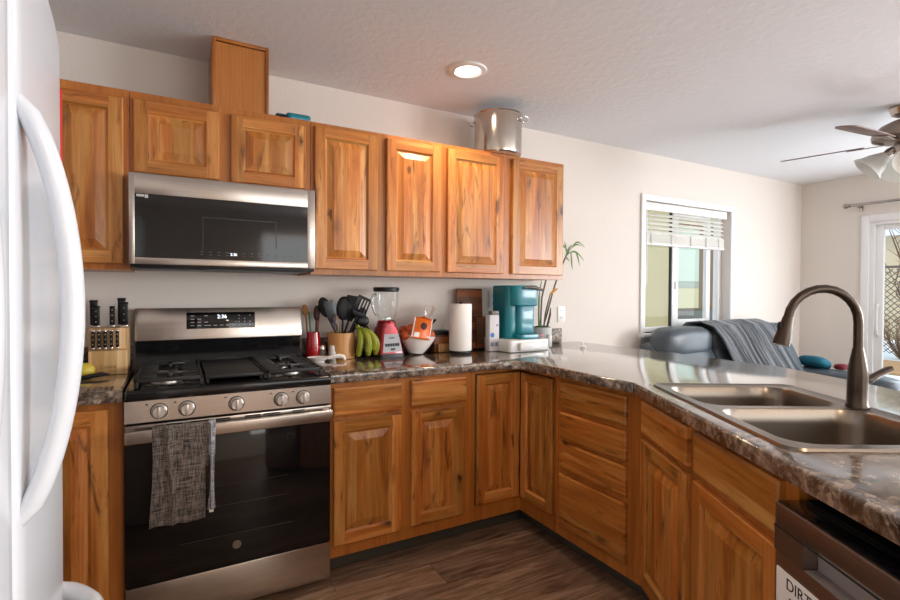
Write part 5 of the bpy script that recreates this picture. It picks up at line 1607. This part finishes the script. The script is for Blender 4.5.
# =================================================================== OUTDOORS
shed_tan = simple('beige_siding', srgb(206, 188, 160), .8, bump=.2, bscale=8)
tan = simple('tan_siding', srgb(172, 160, 124), .8, bump=.2, bscale=8)
nh = thing('neighbour_house', 'tan neighbouring house wall with a big window seen through the living-room window', 'house', (6.5, 3.4, -.15))
mb = MB(); mb.box(3, 13, 3.2, 3.4, -.15, 5)
part('wall', mb, tan, nh)
wf = part('window', MB().box(8.14, 9.4, 3.14, 3.2, .98, 2.6, .01), simple('brown_window_frame', srgb(120, 96, 70), .6), nh)
part('pane', MB().box(8.18, 8.86, 3.12, 3.14, 1.52, 2.5), simple('pale_green_glass', srgb(184, 196, 182), .3), wf)
part('grey_shade', MB().box(8.18, 8.86, 3.12, 3.14, 1.40, 1.515), simple('grey_shade_cloth', srgb(150, 158, 146), .7), wf)
part('lower_pane', MB().box(8.18, 8.86, 3.12, 3.14, 1.02, 1.395), simple('yellowed_glass', srgb(186, 180, 146), .5), wf)
part('lower_panel', MB().box(8.12, 9.6, 3.10, 3.14, -.15, .975), simple('dark_grey_panel', srgb(96, 96, 90), .7), nh)
ph = thing('tan_shed', 'tan shed with a dark window beyond the chain fence outside the patio door', 'shed', (20, 3, -.15))
part('wall', MB().box(20.5, 25, .5, 4.6, -.15, 3.2), shed_tan, ph)
part('roof', MB().box(20.2, 25.3, .2, 5, 3.2, 3.4), snow_m, ph)
part('window', MB().box(20.45, 20.5, 2.2, 3.2, 1.6, 2.6), dark_void, ph)
cfm = simple('galvanised_wire', srgb(110, 100, 92), .5, .5)
cf = thing('chain_link_fence', 'diamond chain link fence across the snowy yard outside the patio door', 'fence', (15, 2, -.15))
mb = MB()
for k in range(-30, 60):
    y0 = k * .14
    for sgn in (1, -1):
        pts = [(15, y0, -.1), (15, y0 + sgn * 2.0, 1.9)]
        if -1 < y0 < 6: mb.tube(pts, .010, 4)
part('mesh', mb, cfm, cf)
mb = MB(); mb.tube([(15, -2, 1.95), (15, 8, 1.95)], .03, 8)
part('top_rail', mb, cfm, cf)
for y in (-1.5, 1.0, 3.5, 6): part('post', MB().tube([(15.05, y, -.15), (15.05, y, 2.0)], .04, 8), cfm, cf)
twig = simple('brown_twigs', srgb(110, 84, 62), .9)
random.seed(11)
def bush(nm, label, c, n, h_, spread, r0):
    mb = MB()
    for k in range(n):
        a = random.uniform(0, 2 * PI); l = random.uniform(.5, 1) * h_
        p0 = Vector(c); p1 = p0 + Vector((math.cos(a) * spread * random.random(), math.sin(a) * spread * random.random(), l * .5))
        p2 = p1 + Vector((random.uniform(-1, 1) * spread * .6, random.uniform(-1, 1) * spread * .6, l * .5))
        mb.tube([p0, p1, p2], [r0, r0 * .7, r0 * .3], 4)
        for q in range(3):
            p3 = p1.lerp(p2, random.random()); mb.tube([p3, p3 + Vector((random.uniform(-1, 1), random.uniform(-1, 1), random.uniform(.1, 1))) * spread * .4], [r0 * .5, r0 * .2], 4)
    return solid(nm, mb, twig, label, 'bush' if h_ < 2 else 'tree')
bush('bare_shrub', 'bare brown shrub at the foot of the chain link fence', (14.2, 1.9, -.15), 50, 1.0, .5, .011)
bush('bare_tree', 'bare brown tree rising behind the chain link fence', (17.6, 2.3, -.15), 60, 4.2, 1.1, .022)
o = part('dry_grass_patch', MB().prism([(11.3, -.5), (13.4, -.5), (13.6, 2.6), (11.5, 2.6)], -.1495, -.11, .01), simple('dry_grass', srgb(176, 140, 104), .9, bump=.5, bscale=20, var=.3))
o['kind'] = 'stuff'; tag(o, 'patch of brown dry grass in the snowy yard', 'grass')

bpy.context.view_layer.update()
